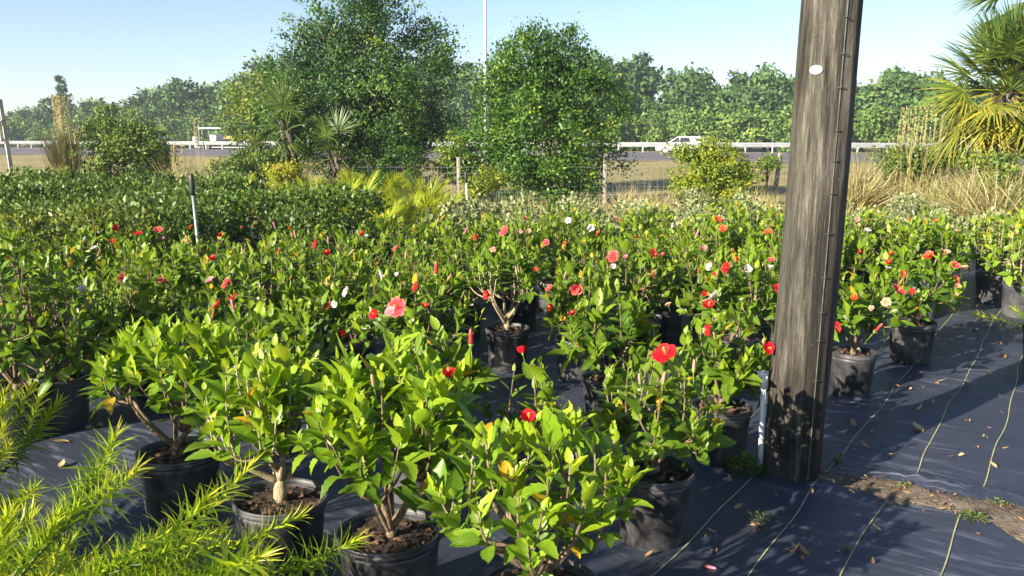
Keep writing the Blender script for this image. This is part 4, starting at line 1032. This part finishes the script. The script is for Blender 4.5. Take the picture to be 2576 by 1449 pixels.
def fan_palm(label, base, crown, n, size, tint, seed, ndead=8, trunk_r=.2, azr=None, lowk=125):
    rg = np.random.default_rng(seed); base = np.asarray(base, float); c = np.asarray(crown, float) - base
    root = thing('fan_palm', label, 'palm', tuple(base))
    tb = MB(); zz_ = np.linspace(-.1, c[2], 14); tb.tube(np.stack([c[0] * zz_ / c[2], c[1] * zz_ / c[2], zz_], -1), trunk_r * (1 + .12 * np.sin(np.arange(14) * 2.7)), 10)
    for i in range(26):
        a_ = rg.random() * 6.28; z_ = c[2] * rg.uniform(.25, 1); o = np.array([c[0] * z_ / c[2], c[1] * z_ / c[2], z_]); tb.tube([o + [math.cos(a_) * trunk_r, math.sin(a_) * trunk_r, 0], o + [math.cos(a_) * (trunk_r + .16), math.sin(a_) * (trunk_r + .16), .22]], [.035, .012], 4)
    add('trunk', tb.build('trunk', M['bark']), root)
    for i in range(n):
        az = i * 2.39996 + rg.normal(0, .15) if azr is None else rg.uniform(*azr); u = (i + .5) / n; el = R_(82 - lowk * u + rg.normal(0, 7))
        mm = Matrix.Translation(Vector(c)) @ Matrix.Rotation(az, 4, 'Z') @ Matrix.Rotation(el, 4, 'X') @ Matrix.Rotation(rg.normal(0, .35), 4, 'Y') @ Matrix.Scale(size * float(rg.uniform(.85, 1.12)), 4)
        add('frond', FF[int(min(3, u * 4))], root, mtx=mm, tint=float(tint[0] + (tint[1] - tint[0]) * u + rg.normal(0, .05)))
    for i in range(ndead):
        az = rg.random() * 6.28; mm = Matrix.Translation(Vector(c) + Vector((0, 0, -.15))) @ Matrix.Rotation(az, 4, 'Z') @ Matrix.Rotation(R_(rg.uniform(-75, -50)), 4, 'X') @ Matrix.Scale(size * .75, 4)
        add('dead_frond', FD[i % 2], root, mtx=mm, tint=float(rg.uniform(-.2, .3)))
fan_palm('big yellowing fan palm with hanging dead fronds above dry brush', gnd(2520, 16.5), PD(2535, 235, 16.5), 62, .92, (-.06, .6), 61, 40, lowk=142)
fan_palm('taller fan palm rising behind the yellowing one', gnd(2640, 19), PD(2620, -10, 19), 30, 1.0, (-.1, .2), 62, 4)
fan_palm('dark green fan palm with split drooping fronds beside the tall oak', gnd(765, 21.2), PD(725, 325, 21.2), 16, .74, (-.3, .05), 63, 2, .08, lowk=140)
fan_palm('low fan palm with brown dead fronds in the oak shade', gnd(860, 20.8), PD(850, 395, 20.8), 8, .62, (-.15, .2), 64, 5, .09)

# tall grasses, dry brush, verge grass
BLADE = strip_tpl(5, .022, .35, .05)
def grass_clump(label, base, n, h, spread, lean, mat, seed, name='tall_grass', cat='grass clump', wide=1.0, plume=None, bendk=.35, group=None, bs=None):
    rg = np.random.default_rng(seed); tp = strip_tpl(5, .016 * wide, bendk, .06)
    root = thing(name, label, cat, tuple(base), 0, group)
    d = np.stack([rg.normal(0, spread, n) + lean[0], rg.normal(0, spread, n) + lean[1], np.ones(n)], -1)
    bs = spread * .35 if bs is None else bs; T = np.stack([rg.normal(0, bs, n), rg.normal(0, bs, n), np.zeros(n) - .03], -1)
    S = h * rg.uniform(.25, 1.05, n); K = np.clip(rg.normal(.5, .3, n), 0, 1)
    V, Q = soup(tp, frames(d, rg.normal(0, 1, (n, 3))), T, S); tag(add('blades', mesh('blades', V, Q, None, mat, rep(K, tp)), root), kind='stuff')
    if plume:
        m_ = plume[0]; d2 = np.stack([rg.normal(0, spread * .3, m_) + lean[0], rg.normal(0, spread * .3, m_), np.ones(m_)], -1); d2 /= np.linalg.norm(d2, axis=1)[:, None]
        ps = MB()
        for i in range(m_):
            L = plume[1] * rg.uniform(.75, 1.0); o = T[i]; e_ = o + d2[i] * L
            ps.tube([o, o + d2[i] * L * .5, e_], [.006, .005, .003], 4)
        tag(add('stalks', ps.build('stalks', M['drygrass'], tint=np.full(ps.n, .7)), root), kind='stuff')
        kk = 40 * m_; idx = rg.integers(0, m_, kk); u_ = rg.uniform(.72, 1.02, kk)
        T2 = T[idx] + d2[idx] * (plume[1] * u_)[:, None]; d3 = d2[idx] + rg.normal(0, .35, (kk, 3))
        V, Q = soup(DIAMOND, frames(d3, rg.normal(0, 1, (kk, 3))), T2, rg.uniform(.025, .05, kk)); tag(add('plume', mesh('plume', V, Q, None, M['drygrass'], rep(rg.uniform(.2, .9, kk), DIAMOND)), root), kind='stuff')
    return root
grass_clump('tall narrow brown-plumed grass beside the hazy bush', gnd(178, 20.6), 700, 2.1, .075, (-.03, 0), M['drygrass'], 71, wide=1.2, plume=(26, 2.6), bendk=.22, bs=.10)
grass_clump('single thin reed-like grass stalk cluster before the boat', gnd(514, 20.4), 160, 1.2, .14, (0, 0), M['verge'], 72, plume=(4, 2.1))
grass_clump('loose tan grass leaning beside the grey-green bush', gnd(440, 20.6), 240, 1.5, .22, (.1, 0), M['drygrass'], 73, plume=(6, 1.5))
grass_clump('large straw-coloured grass clump beside the big fan palm', gnd(2290, 18.6), 520, 1.9, .13, (.02, 0), M['drygrass'], 74, wide=1.1, plume=(26, 2.3), bendk=.25, bs=.26)
grass_clump('low arching straw grass right behind the wooden pole', gnd(2140, 17.5), 520, 1.6, .35, (.25, 0), M['drygrass'], 75, bendk=.5)
for k, (u, y_, n_, h_, mt) in enumerate(((2190, 18.2, 300, .9, 'drygrass'), (2260, 17.6, 340, .8, 'drygrass'), (2330, 17.8, 380, .95, 'drygrass'), (2400, 17.2, 380, .95, 'drygrass'), (2470, 16.9, 380, .9, 'drygrass'), (2540, 16.4, 380, .9, 'drygrass'), (2360, 16.6, 240, .6, 'verge'), (2450, 16.0, 240, .6, 'verge'), (2290, 16.4, 260, .5, 'verge'), (2560, 15.6, 300, .9, 'drygrass'), (2500, 15.4, 420, 1.15, 'drygrass'), (2440, 15.8, 420, 1.05, 'drygrass'), (2590, 15.2, 420, 1.2, 'verge'), (2380, 16.2, 380, .95, 'verge'),
                                        (600, 19.5, 300, .9, 'verge'), (520, 19.6, 300, .9, 'verge'), (670, 19.0, 260, .7, 'drygrass'), (1050, 19.5, 300, .8, 'drygrass'), (1120, 19.0, 300, .7, 'drygrass'), (1000, 18.6, 240, .6, 'drygrass'), (1580, 19.6, 300, .6, 'drygrass'), (1640, 19.2, 300, .6, 'drygrass'), (1700, 19.0, 260, .5, 'drygrass'), (1900, 19.4, 280, .6, 'drygrass'), (1940, 18.8, 240, .5, 'drygrass'), (1480, 18.8, 280, .5, 'drygrass'), (1330, 18.5, 260, .5, 'drygrass'), (1250, 18.8, 260, .55, 'drygrass'), (2060, 18.4, 260, .6, 'drygrass'))):
    grass_clump('tangled dry weed clump growing along the wire fence', gnd(u, y_), n_ * 2, h_ * 1.15, .55, (0, 0), M[mt], 80 + k, 'weed_clump', 'weeds', 1.0, None, .6, 'dry weed clumps along the fence')
def blades_field(name, label, n, area, h, mat, seed, kind='stuff'):
    rg = np.random.default_rng(seed); x0, x1, y0, y1 = area; tp = strip_tpl(3, .03, .4, .05)
    x, y = rg.uniform(x0, x1, n), rg.uniform(y0, y1, n); s_ = x * ND[0] + y * ND[1]
    keep = (s_ < 41) & ~((x > -12.9) & (x < 11.9) & (y < 15.4)) ; x, y, s_ = x[keep], y[keep], s_[keep]; n = len(x)
    patch = .5 + .5 * np.sin(x * 1.3 + 2 * np.sin(y * .8)) * np.sin(y * 1.1 + x * .4)
    d = np.stack([rg.normal(0, .45, n), rg.normal(0, .45, n), np.ones(n)], -1)
    V, Q = soup(tp, frames(d, rg.normal(0, 1, (n, 3))), np.stack([x, y, tz(s_) - .03], -1), h * rg.uniform(.4, 1.2, n) * (.5 + patch))
    tag(add(name, mesh(name, V, Q, None, mat, rep(np.clip(.35 + .4 * patch + rg.normal(0, .2, n), 0, 1), tp))), label, 'grass', kind=kind)
blades_field('dry_grass', 'short tan and olive grass covering the strip before the fence', 36000, (-14, 14, 14.5, 22), .16, M['verge'], 91)
blades_field('verge_grass', 'mown tan grass on the highway verge beyond the fence', 42000, (-30, 26, 22, 44), .13, M['verge'], 92)

# wire fence
fy = 21.0
M['postwood'] = simple('grey_fence_post', (.2, .17, .13), (.42, .38, .31), 12, (1, 1, .1), .9, .5)
fence = thing('wire_fence', 'square-mesh wire fence on grey wooden posts along the nursery boundary', 'fence', (0, fy, 0))
for x_, h_, ln in ((-14.3, 1.2, 0), (-10.45, 1.1, 0), (-6, 1.2, 0), (-1.3, 1.2, 0), (2.27, 1.28, .01), (6.42, 1.3, .09), (10.6, 1.2, 0), (14.6, 1.2, 0)):
    add('post', MB().tube([[0, 0, -.3], [0, 0, h_ * .5], [.0, 0, h_]], [.058, .055, .052], 9).build('post', M['postwood']), fence, (x_, 0, -.03), (0, ln, 0))
hw = MB().tube([[-15, 0, 0], [15, 0, 0]], .0035, 4, False).build('wire', M['galv']); vw = MB().tube([[0, 0, 0], [0, 0, .93]], .003, 4, False).build('wire', M['galv'])
for z_ in (.06, .19, .32, .46, .62, .78, .93): add('wire', hw, fence, (0, -.06, z_))
for x_ in np.arange(-14.9, 15, .155): add('wire', vw, fence, (x_, -.06, .03))

# sign at the left edge
q = PD(33, 455, 19.5)
sg = thing('roadside_sign', 'white backed sign panel on slanting timber frame at the nursery boundary', 'sign', (q[0], q[1], 0))
zt, zb = PD(22, 256, 19.5)[2], PD(20, 352, 19.5)[2]
M['signwhite'] = simple('sign_panel', (.55, .58, .64), (.66, .68, .72), 3, rough=.6)
M['timber'] = simple('grey_timber', (.22, .21, .2), (.4, .38, .36), 10, (1, 1, .15), .9, .4)
for x_ in (.04, -2.4): add('post', MB().tube([[x_, 0, -.1], [x_ - .15, 0, zt + .05]], .052, 4).build('post', M['timber'], False), sg)
add('panel', MB().box((-1.32, -.02, (zt + zb) / 2), (2.3, .03, zt - zb - .08)).build('panel', M['signwhite'], False), sg)
add('frame', MB().box((-1.32, -.065, zb), (2.4, .05, .09)).box((-1.32, -.065, zt - .06), (2.4, .05, .09)).tube([[-.05, -.07, zb + .45], [-.6, -.07, zb]], .03, 4).build('frame', M['timber'], False), sg)

# ------------------------------------------------------------------ highway furniture
gr = thing('guardrail', 'long galvanised corrugated guardrail along the highway median', 'guardrail')
prof = np.array([(0, .0), (.0, .03), (.055, .075), (.055, .105), (0, .15), (0, .165), (.055, .21), (.055, .24), (0, .285), (0, .315)])
GS = 65.0; ang = math.atan2(TD[1], TD[0])
vb = []
for e_ in (0, 3.81): vb += [[e_, -q_[0], q_[1] + .44] for q_ in prof]
k = len(prof); rail = mesh('rail', vb, [[i, i + 1, k + i + 1, k + i] for i in range(k - 1)], None, M['galv'], smooth=False)
postm = MB().box((0, .08, .33), (.1, .14, .8)).build('post', M['galv'], False)
for i in range(-26, 24):
    p_ = road(i * 3.81, GS); add('rail', rail, gr, (p_[0], p_[1], tz(GS)), (0, 0, ang))
    for h_ in (0, 1.905):
        p_ = road(i * 3.81 + h_, GS); add('post', postm, gr, (p_[0], p_[1], tz(GS)), (0, 0, ang))
d_ = ray(1222, 300); t_ = 67.5 / (d_[0] * ND[0] + d_[1] * ND[1]); q = EYEP + d_ * t_
lp = thing('highway_light_pole', 'very tall slim white highway light pole behind the laurel tree', 'light pole', (q[0], q[1], tz(67.5)))
M['polewhite'] = simple('pale_pole_paint', (.62, .64, .66), (.72, .73, .74), 2, rough=.5)
add('mast', MB().tube([[0, 0, -.1], [0, 0, 12], [0, 0, 26]], [.17, .13, .07], 12).build('mast', M['polewhite']), lp)
add('arm', MB().tube([[0, 0, 25.6], [1.2, -.4, 26.1], [2.6, -.9, 26.2]], .05, 8).build('arm', M['polewhite']), lp)
add('lamp_head', MB().box((2.9, -1.0, 26.15), (.8, .35, .16), -.33).build('lamp_head', M['galv'], False), lp)

def car(name, label, t_, s_, face, paint, L=4.85, H=1.72, z=None):
    p_ = road(t_, s_); z = tz(s_) + .02 if z is None else z
    root = thing(name, label, 'car', (p_[0], p_[1], z), ang + (math.pi if face < 0 else 0))
    W = 1.92; k = L / 4.85
    low = np.array([(-2.42, .35), (-2.42, .75), (-2.3, .95), (-1.25, 1.06), (-.6, 1.08), (1.9, 1.1), (2.36, 1.04), (2.42, .7), (2.4, .35)]) * [k, 1]
    low = low * [-1, 1]                                                # +x is the front
    def extr(pr, w0, w1):
        n = len(pr); V = []
        for sgn in (-1, 1):
            for (x, zz_) in pr: V.append([x, sgn * (w0 + (w1 - w0) * (zz_ - pr[:, 1].min()) / (np.ptp(pr[:, 1]) + 1e-6)) / 2, zz_])
        cV = len(V); V += [[pr[:, 0].mean(), -(w0 + w1) / 4, pr[:, 1].mean()], [pr[:, 0].mean(), (w0 + w1) / 4, pr[:, 1].mean()]]
        Q = [[i, (i + 1) % n, n + (i + 1) % n, n + i] for i in range(n)]; T = [[(i + 1) % n, i, cV] for i in range(n)] + [[n + i, n + (i + 1) % n, cV + 1] for i in range(n)]
        return V, Q, T
    body = MB().put(*extr(low, W * .98, W)); add('body', body.build('body', paint, False), root)
    gh = np.array([(1.28, 1.06), (.35, H - .06), (-.1, H), (-1.6, H - .02), (-2.28, H - .16), (-2.36, 1.08)]) * [k, 1]
    add('cabin', MB().put(*extr(gh, W * .96, W * .74)).build('cabin', paint, False), root)
    def pane(pts_, name='window'):
        for sgn in (-1, 1):
            V = [[x * k, sgn * ((W * .96 + (W * .74 - W * .96) * (zz_ - 1.06) / (H - 1.06)) / 2 + .03), zz_] for x, zz_ in pts_]
            add(name, mesh(name, V, [[0, 1, 2, 3]] if len(V) == 4 else None, None if len(V) == 4 else [[0, 1, 2]], M['carglass'], smooth=False), root)
    pane([(1.0, 1.13), (.12, 1.15), (.12, H - .12), (.42, H - .17)]); pane([(.04, 1.15), (-1.02, 1.15), (-.85, H - .12), (.04, H - .12)]); pane([(-1.75, 1.2), (-2.28, 1.2), (-2.2, H - .24), (-1.25, H - .16)])
    add('windscreen', mesh('windscreen', [[1.22 * k, -.8, 1.12], [1.22 * k, .8, 1.12], [.42 * k, .66, H - .09], [.42 * k, -.66, H - .09]], [[0, 1, 2, 3]], None, M['carglass']), root, (.05, 0, .04))
    add('rear_window', mesh('rear_window', [[-2.37 * k, .78, 1.14], [-2.37 * k, -.78, 1.14], [-2.3 * k, -.66, H - .22], [-2.3 * k, .66, H - .22]], [[0, 1, 2, 3]], None, M['carglass']), root, (-.04, 0, 0))
    tyre = MB().lathe([(.2, -.11), (.33, -.11), (.36, -.07), (.36, .07), (.33, .11), (.2, .11)], 20).build('tyre', M['blackpl']); rim = MB().lathe([(0, .1), (.08, .115), (.2, .1), (.22, .11), (.22, -.1), (0, -.1)], 12).build('rim', M['galv'])
    for x in (1.5 * k, -1.5 * k):
        for sgn in (-1, 1):
            wh = add('tyre', tyre, root, (x, sgn * (W / 2 - .1), .36), (-sgn * math.pi / 2, 0, 0)); add('rim', rim, wh)
    for sgn in (-1, 1):
        add('headlight', MB().box((2.36 * k, sgn * .68, .82), (.14, .36, .14)).build('headlight', M['signwhite'], False), root)
        add('tail_light', MB().box((-2.38 * k, sgn * .78, .95), (.1, .25, .2)).build('tail_light', simple('tail_red', (.3, .01, .01), rough=.3), False), root)
        add('mirror', MB().box((.92 * k, sgn * 1.02, 1.17), (.12, .2, .14)).build('mirror', paint, False), root)
    add('roof_fin', MB().box((-1.7 * k, 0, H + .0), (.14, .04, .07)).build('roof_fin', paint, False), root)
M['carglass'] = simple('car_glass', (.012, .016, .024), rough=.25, spec=.25)
M['carwhite'] = simple('white_car_paint', (.78, .79, .80), rough=.25)
M['carblue'] = simple('blue_car_paint', (.05, .13, .35), rough=.25)
def at_s(u, s_):
    d_ = ray(u, 345); t_ = s_ / (d_[0] * ND[0] + d_[1] * ND[1]); p_ = d_ * t_
    return float(TD @ p_[:2])
car('passing_car', 'white sport utility car passing behind the guardrail above the yellow bush', at_s(1716, 86), 86, -1, M['carwhite'], z=.02)
car('passing_car', 'blue car mostly hidden behind the hazy grey-green bush', at_s(380, 84), 84, -1, M['carblue'], H=1.66)
car('passing_car', 'white car half hidden behind straw grass and the big fan palm', at_s(2395, 84), 84, -1, M['carwhite'], z=.1)
# boat with a hard top on a trailer
p_ = road(at_s(545, 82), 82)
bt = thing('towed_boat', 'boat with flat white hard top and yellow lettering passing behind the guardrail', 'boat', (p_[0], p_[1], tz(82) + .02), ang)
hl = np.array([(-2.9, .62, .55, .9), (-1.5, .5, .9, 1.1), (.5, .45, 1.05, 1.2), (2.0, .5, .95, 1.3), (3.0, .75, .5, 1.42), (3.7, 1.15, .05, 1.5)])
V, Q = [], []
for x, kz, hwid, gz in hl: V += [[x, -hwid * .9, gz], [x, -hwid * .8, (kz + gz) / 2], [x, 0, kz], [x, hwid * .8, (kz + gz) / 2], [x, hwid * .9, gz]]
for i in range(len(hl) - 1):
    for j in range(4): Q.append([i * 5 + j, i * 5 + j + 1, (i + 1) * 5 + j + 1, (i + 1) * 5 + j])
    Q.append([i * 5 + 4, i * 5, (i + 1) * 5, (i + 1) * 5 + 4])
Q += [[0, 1, 3, 4]]
M['hull'] = simple('dark_hull', (.03, .035, .045), rough=.25)
add('hull', mesh('hull', V, Q, [[1, 2, 3]], M['hull'], smooth=False), bt)
add('hard_top', MB().box((-.2, 0, 2.62), (3.3, 1.9, .1)).box((-.2, 0, 2.69), (3.0, 1.6, .05)).build('hard_top', M['whitepl'], False), bt)
for x, sgn in ((-1.5, -1), (-1.5, 1), (-.5, -1), (-.5, 1), (.7, -1), (.7, 1)): add('support_post', MB().tube([[x * .9 + .1, sgn * .7, 1.05], [x, sgn * .85, 2.6]], .025, 6).build('support_post', M['galv']), bt)
add('console', MB().box((-.2, 0, 1.4), (.9, .9, .9)).build('console', M['whitepl'], False), bt)
add('outboard', MB().box((-3.15, 0, 1.35), (.5, .4, .6)).box((-3.2, 0, .8), (.2, .15, .8)).build('outboard', M['whitepl'], False), bt)
add('antenna', MB().tube([[-1.75, -.9, 1.2], [-1.85, -.9, 3.1]], .02, 5).build('antenna', M['whitepl']), bt)
fc = bpy.data.curves.new('lettering', 'FONT'); fc.body = 'Tampa'; fc.size = .62; fc.shear = .3; fc.extrude = .004
fo_ = bpy.data.objects.new('tmp', fc); col.objects.link(fo_); dg = bpy.context.evaluated_depsgraph_get(); lm = bpy.data.meshes.new_from_object(fo_.evaluated_get(dg)); bpy.data.objects.remove(fo_)
lm.materials.clear(); lm.materials.append(simple('yellow_lettering', (.75, .6, .02), rough=.5))
add('bow_canvas', MB().box((2.35, -.62, 1.6), (2.0, .06, .5), .22).build('bow_canvas', M['hull'], False), bt)
add('lettering', lm, bt, (1.55, -.83, 1.42), (math.pi / 2, 0, .22))
add('trailer', MB().box((-.2, 0, .42), (5.6, .12, .1)).box((-.9, 0, .42), (.12, 1.9, .1)).box((3.6, 0, .42), (2.2, .1, .1)).build('trailer', M['galv'], False), bt)
ty = MB().lathe([(.0, -.09), (.3, -.09), (.33, 0), (.3, .09), (0, .09)], 16).build('wheel', M['blackpl'])
for x in (-1.3, -.5):
    for sgn in (-1, 1): add('wheel', ty, bt, (x, sgn * .95, .34), (math.pi / 2, 0, 0))

# ------------------------------------------------------------------ wood beyond the highway
def far_variant(seed, mat, w, h, n, ls):
    rg = np.random.default_rng(seed); nb = 9; bl = []
    for i in range(nb):
        a_ = rg.random() * 6.28; q = math.sqrt(rg.random()) * w * .62; zz_ = h * rg.uniform(.25, .86) * (1 - .25 * q / w); bl.append((math.cos(a_) * q, math.sin(a_) * q, zz_, w * rg.uniform(.3, .52)))
    bl.append((0, 0, h * .82, w * .35))
    nc_ = n // 22; bi = rg.integers(0, len(bl), nc_); d = rg.normal(0, 1, (nc_, 3)); d /= np.linalg.norm(d, axis=1)[:, None]
    bl = np.array(bl); C = bl[bi, :3] + d * (bl[bi, 3] * rg.uniform(.6, 1.05, nc_))[:, None] * [1, 1, .8]; C[:, 2] = np.clip(C[:, 2], .3, None)
    ci = rg.integers(0, nc_, n); off = rg.normal(0, .32, (n, 3)); T = C[ci] + off; T[:, 2] = np.clip(T[:, 2], .1, None)
    o = C[ci] - bl[bi[ci], :3]; o /= np.linalg.norm(o, axis=1)[:, None] + 1e-6
    dd = rg.normal(0, .7, (n, 3)) + o * .6
    K = np.clip(.42 + rg.normal(0, .1, nb + 1)[bi[ci]] + rg.normal(0, .1, nc_)[ci] + rg.normal(0, .1, n), 0, 1)
    V, Q = soup(FOLDED, frames(dd, o + rg.normal(0, .4, (n, 3))), T, ls * rg.uniform(.6, 1.3, n))
    tb = MB().tube([[0, 0, -.2], [.1, 0, h * .4], [0, .1, h * .75]], [.22, .16, .06], 7)
    for i in range(6): tb.tube(bez(np.array([0, 0, h * rg.uniform(.15, .4)]), bl[i, :3] * .6, bl[i, :3], 5), np.linspace(.12, .04, 5), 5)
    return mesh('crown', V, Q, None, mat, rep(K, FOLDED)), tb.build('trunk', M['bark'])
FV = [far_variant(200 + k, M['far'], 4.2, 8.4, 4200, .56) for k in range(5)]
FT = [far_variant(220 + k, M['far_l'], 3.3, 4.8, 2600, .46) for k in range(4)]
def far_tree(i, t_, s_, V_, sc_, name, label, group, tint):
    p_ = road(t_, s_); root = thing(name, label, 'tree', (p_[0], p_[1], tz(s_) - .05), i * 2.1, group); root.scale = (sc_ * rng.uniform(.95, 1.2), sc_ * rng.uniform(.95, 1.2), sc_)
    tag(add('crown', V_[0], root, tint=tint), kind='stuff'); add('trunk', V_[1], root)
i = 0
for s_, step, sc0 in ((110, 4.2, .92), (120, 4.8, 1.10)):
    for t_ in np.arange(-150, 62, step):
        u_ = (t_ + 150) / 212
        k_ = np.interp(t_, [-150, -128, -116, -100, -60, -20, 20, 62], [.80, .86, 1.08, 1.3, 1.36, 1.12, 1.04, 1.0])
        far_tree(i, t_ + rng.normal(0, .9), s_ + rng.normal(0, 1.5), FV[i % 5], sc0 * k_ * (rng.uniform(.70, 1.08) if s_ < 115 else rng.choice([.90, .98, 1.0, 1.04, 1.18]) * rng.uniform(.96, 1.04)), 'woodland_tree', 'dark rounded tree in the wood beyond the highway', 'trees of the wood beyond the highway', float(rng.uniform(-.28, .22))); i += 1
for t_ in np.arange(-140, 60, 4.3):
    far_tree(i, t_ + rng.normal(0, .9), 104 + rng.normal(0, 1.0), FT[i % 4], rng.uniform(.8, 1.15), 'thicket_tree', 'low lighter green thicket tree along the edge of the far wood', 'thicket along the far wood edge', float(rng.uniform(-.12, .15))); i += 1
# one slim dark conifer above the left wood, one odd tree top on the right
t_, s_ = at_s(166, 110), 110
p_ = road(t_, s_)
tree('slim_conifer', 'slim dark spire-shaped conifer rising above the wood behind the plumed grass', 'tree', (p_[0], p_[1], 0), [(p_[0], p_[1], z_, max(.25, .85 - .045 * (z_ - 3)), max(.25, .85 - .045 * (z_ - 3)), 1.0) for z_ in np.arange(3, 11.2, .8)], 5000, .42, M['far'], .35, .12, seed=230)
t_, s_ = at_s(2232, 116), 116
p_ = road(t_, s_)
tree('narrow_topped_tree', 'tree with a small square tuft top rising above the wood', 'tree', (p_[0], p_[1], 0), [(p_[0], p_[1], 8.2, 1.6, 1.6, 1.0), (p_[0], p_[1], 6.5, 2.2), (p_[0] - .4, p_[1], 9.4, .8), (p_[0] + .5, p_[1], 9.5, .7)], 2600, .42, M['far'], .4, .15, seed=231)

# ------------------------------------------------------------------ litter and weeds on the fabric
LM = [mesh('fallen_leaf', tp[0], tp[1], None, M['litter'], None, tp[2]) for tp in [leaf_tpl(5, .55, .5, -.5, 0, .55, .92, .1, lr), leaf_tpl(5, .5, .9, .9, 0, .55, .92, .1, lr), leaf_tpl(4, .4, .2, -.9, 0, .55, .92, .0, lr)]]
spots = [(2325, 1090, 1.3), (2485, 938, 1.0), (2280, 915, .9), (2420, 820, 1), (2445, 830, 1.1), (2360, 960, .7), (2430, 965, 1.0), (2470, 770, .8), (2400, 795, .8), (2150, 1075, .9), (1790, 1140, 1.2), (1840, 1215, .6), (1960, 1250, .5), (2250, 975, .7), (2190, 1130, .8), (2510, 1180, .6), (1500, 1180, 1.2), (1560, 1120, 1.1), (180, 1115, 1.4), (260, 1080, .8), (330, 960, .9), (1880, 1320, 1.1), (2000, 1390, 1.1), (2040, 1400, .8), (2220, 1340, .6), (2140, 1085, .6), (1900, 1120, .7), (2530, 1040, .5), (2440, 1060, .6), (2350, 1020, .5), (1620, 1405, .6), (1480, 1330, .8), (2460, 850, .7), (2345, 870, .8), (2480, 800, .7), (2390, 865, .6), (2310, 940, .6), (2520, 870, .6), (1250, 1260, .8), (150, 1180, .9)]
lrg = np.random.default_rng(123)
spots += [(float(lrg.uniform(2080, 2560)), float(lrg.uniform(800, 1180)), float(lrg.uniform(.3, .8))) for _ in range(34)] + [(float(lrg.uniform(1650, 2500)), float(lrg.uniform(1240, 1440)), float(lrg.uniform(.3, .7))) for _ in range(16)] + [(float(lrg.uniform(150, 420)), float(lrg.uniform(980, 1130)), float(lrg.uniform(.5, .9))) for _ in range(8)]
for k, (u, v, s_) in enumerate(spots):
    q = G(u, v, .012); z_ = float(fabric_z(q[0], q[1]))
    o = add('fallen_leaf', LM[k % 3], None, (q[0], q[1], z_ + .007), (random.uniform(-.25, .25), random.uniform(-.25, .25), random.uniform(0, 6.28)), .068 * s_, tint=random.uniform(.2, .95))
    tag(o, 'dry curled fallen leaf lying on the black ground fabric', 'fallen leaf', 'fallen leaves on the ground fabric')
for k, (u, v, lb) in enumerate(((1770, 1432, 'wilted pink flower lying on the fabric near the front corner pot'), (2275, 912, 'wilted pale flower lying on the fabric past the coral-bloomed pot'), (2215, 1028, 'faded pink petal curl lying behind the wooden pole'))):
    q = G(u, v, .012); o = add('fallen_flower', BUD, None, (q[0], q[1], .027), (math.pi / 2 - .1, 0, .9 + k), .055, mat=PET['pink']); tag(o, lb, 'fallen flower')
def twig(u, v, L, seed, lb):
    rg = np.random.default_rng(seed); q = G(u, v, .012); mb = MB()
    for i in range(7):
        a_ = rg.random() * 6.28; l = L * rg.uniform(.4, 1); e_ = np.array([math.cos(a_) * l, math.sin(a_) * l, rg.uniform(.0, .012)])
        mb.tube(bez(np.array([0, 0, .006]), e_ * .5 + np.array([rg.normal(0, .02), rg.normal(0, .02), .02]), e_, 6), np.linspace(.003, .0012, 6), 4)
    o = add('dry_twigs', mb.build('dry_twigs', M['chips']), None, (q[0], q[1], float(fabric_z(q[0], q[1])))); tag(o, lb, 'twigs')
twig(2010, 1395, .075, 1, 'small heap of dry brown twigs on the lower fabric'); twig(1910, 1330, .06, 2, 'dry brown twigs beside the uprooted weed on fabric')
def weed(u, v, n, r, h, ls, seed, lb, z=.012):
    rg = np.random.default_rng(seed); q = G(u, v, z)
    az = rg.random(n) * 6.28; qq = np.sqrt(rg.random(n)); T = np.stack([np.cos(az) * qq * r, np.sin(az) * qq * r, h * rg.random(n) * (1 - .6 * qq) + .004], -1)
    d = np.stack([np.cos(az), np.sin(az), rg.uniform(.1, 1.1, n)], -1)
    V, Q = soup(FOLDED, frames(d, np.tile([0, 0, 1.], (n, 1))), T, ls * rg.uniform(.6, 1.2, n)); root = thing('weed', lb, 'weed', (q[0], q[1], z))
    tag(add('leaves', mesh('leaves', V, Q, None, M['weed'], rep(rg.random(n), FOLDED)), root), kind='stuff')
    sm = MB()
    for i in range(min(n, 14)): sm.tube([[0, 0, -.01], T[i] * .5 + [0, 0, .01], T[i]], .0014, 4)
    add('stems', sm.build('stems', M['greenstem']), root)
weed(1872, 1190, 520, .085, .11, .024, 1, 'feathery green weed growing at the foot of the white riser pipe')
weed(1918, 1312, 30, .055, .05, .02, 2, 'uprooted limp weed lying on the fabric below the pole'); weed(2105, 1165, 16, .03, .06, .03, 3, 'thin green sprout at the start of the soil strip'); weed(2445, 1308, 60, .05, .03, .02, 4, 'small spreading green weed on the soil strip', .03)
weed(2270, 1228, 16, .03, .02, .016, 5, 'tiny green seedling on the sandy soil strip near the pole', .03); weed(2510, 1272, 24, .04, .03, .016, 6, 'tiny leafy seedling at the upper edge of the soil strip', .03); weed(2130, 1385, 10, .02, .04, .016, 7, 'tiny pale seedling poking through the lower fabric'); weed(1775, 1350, 5, .012, .012, .02, 8, 'single pair of green seed leaves by the scuffed pot')

# ------------------------------------------------------------------ morning haze
m, t, out = newmat('haze_air')
pv = t.nodes.new('ShaderNodeVolumePrincipled'); pv.inputs['Color'].default_value = (.78, .88, 1.0, 1); pv.inputs['Density'].default_value = .0007; pv.inputs['Anisotropy'].default_value = .2
t.links.new(pv.outputs[0], out.inputs['Volume'])
tag(add('haze', MB().box((0, 60, 15.0), (1300, 1300, 34.0)).build('haze', m, False)), kind='stuff')
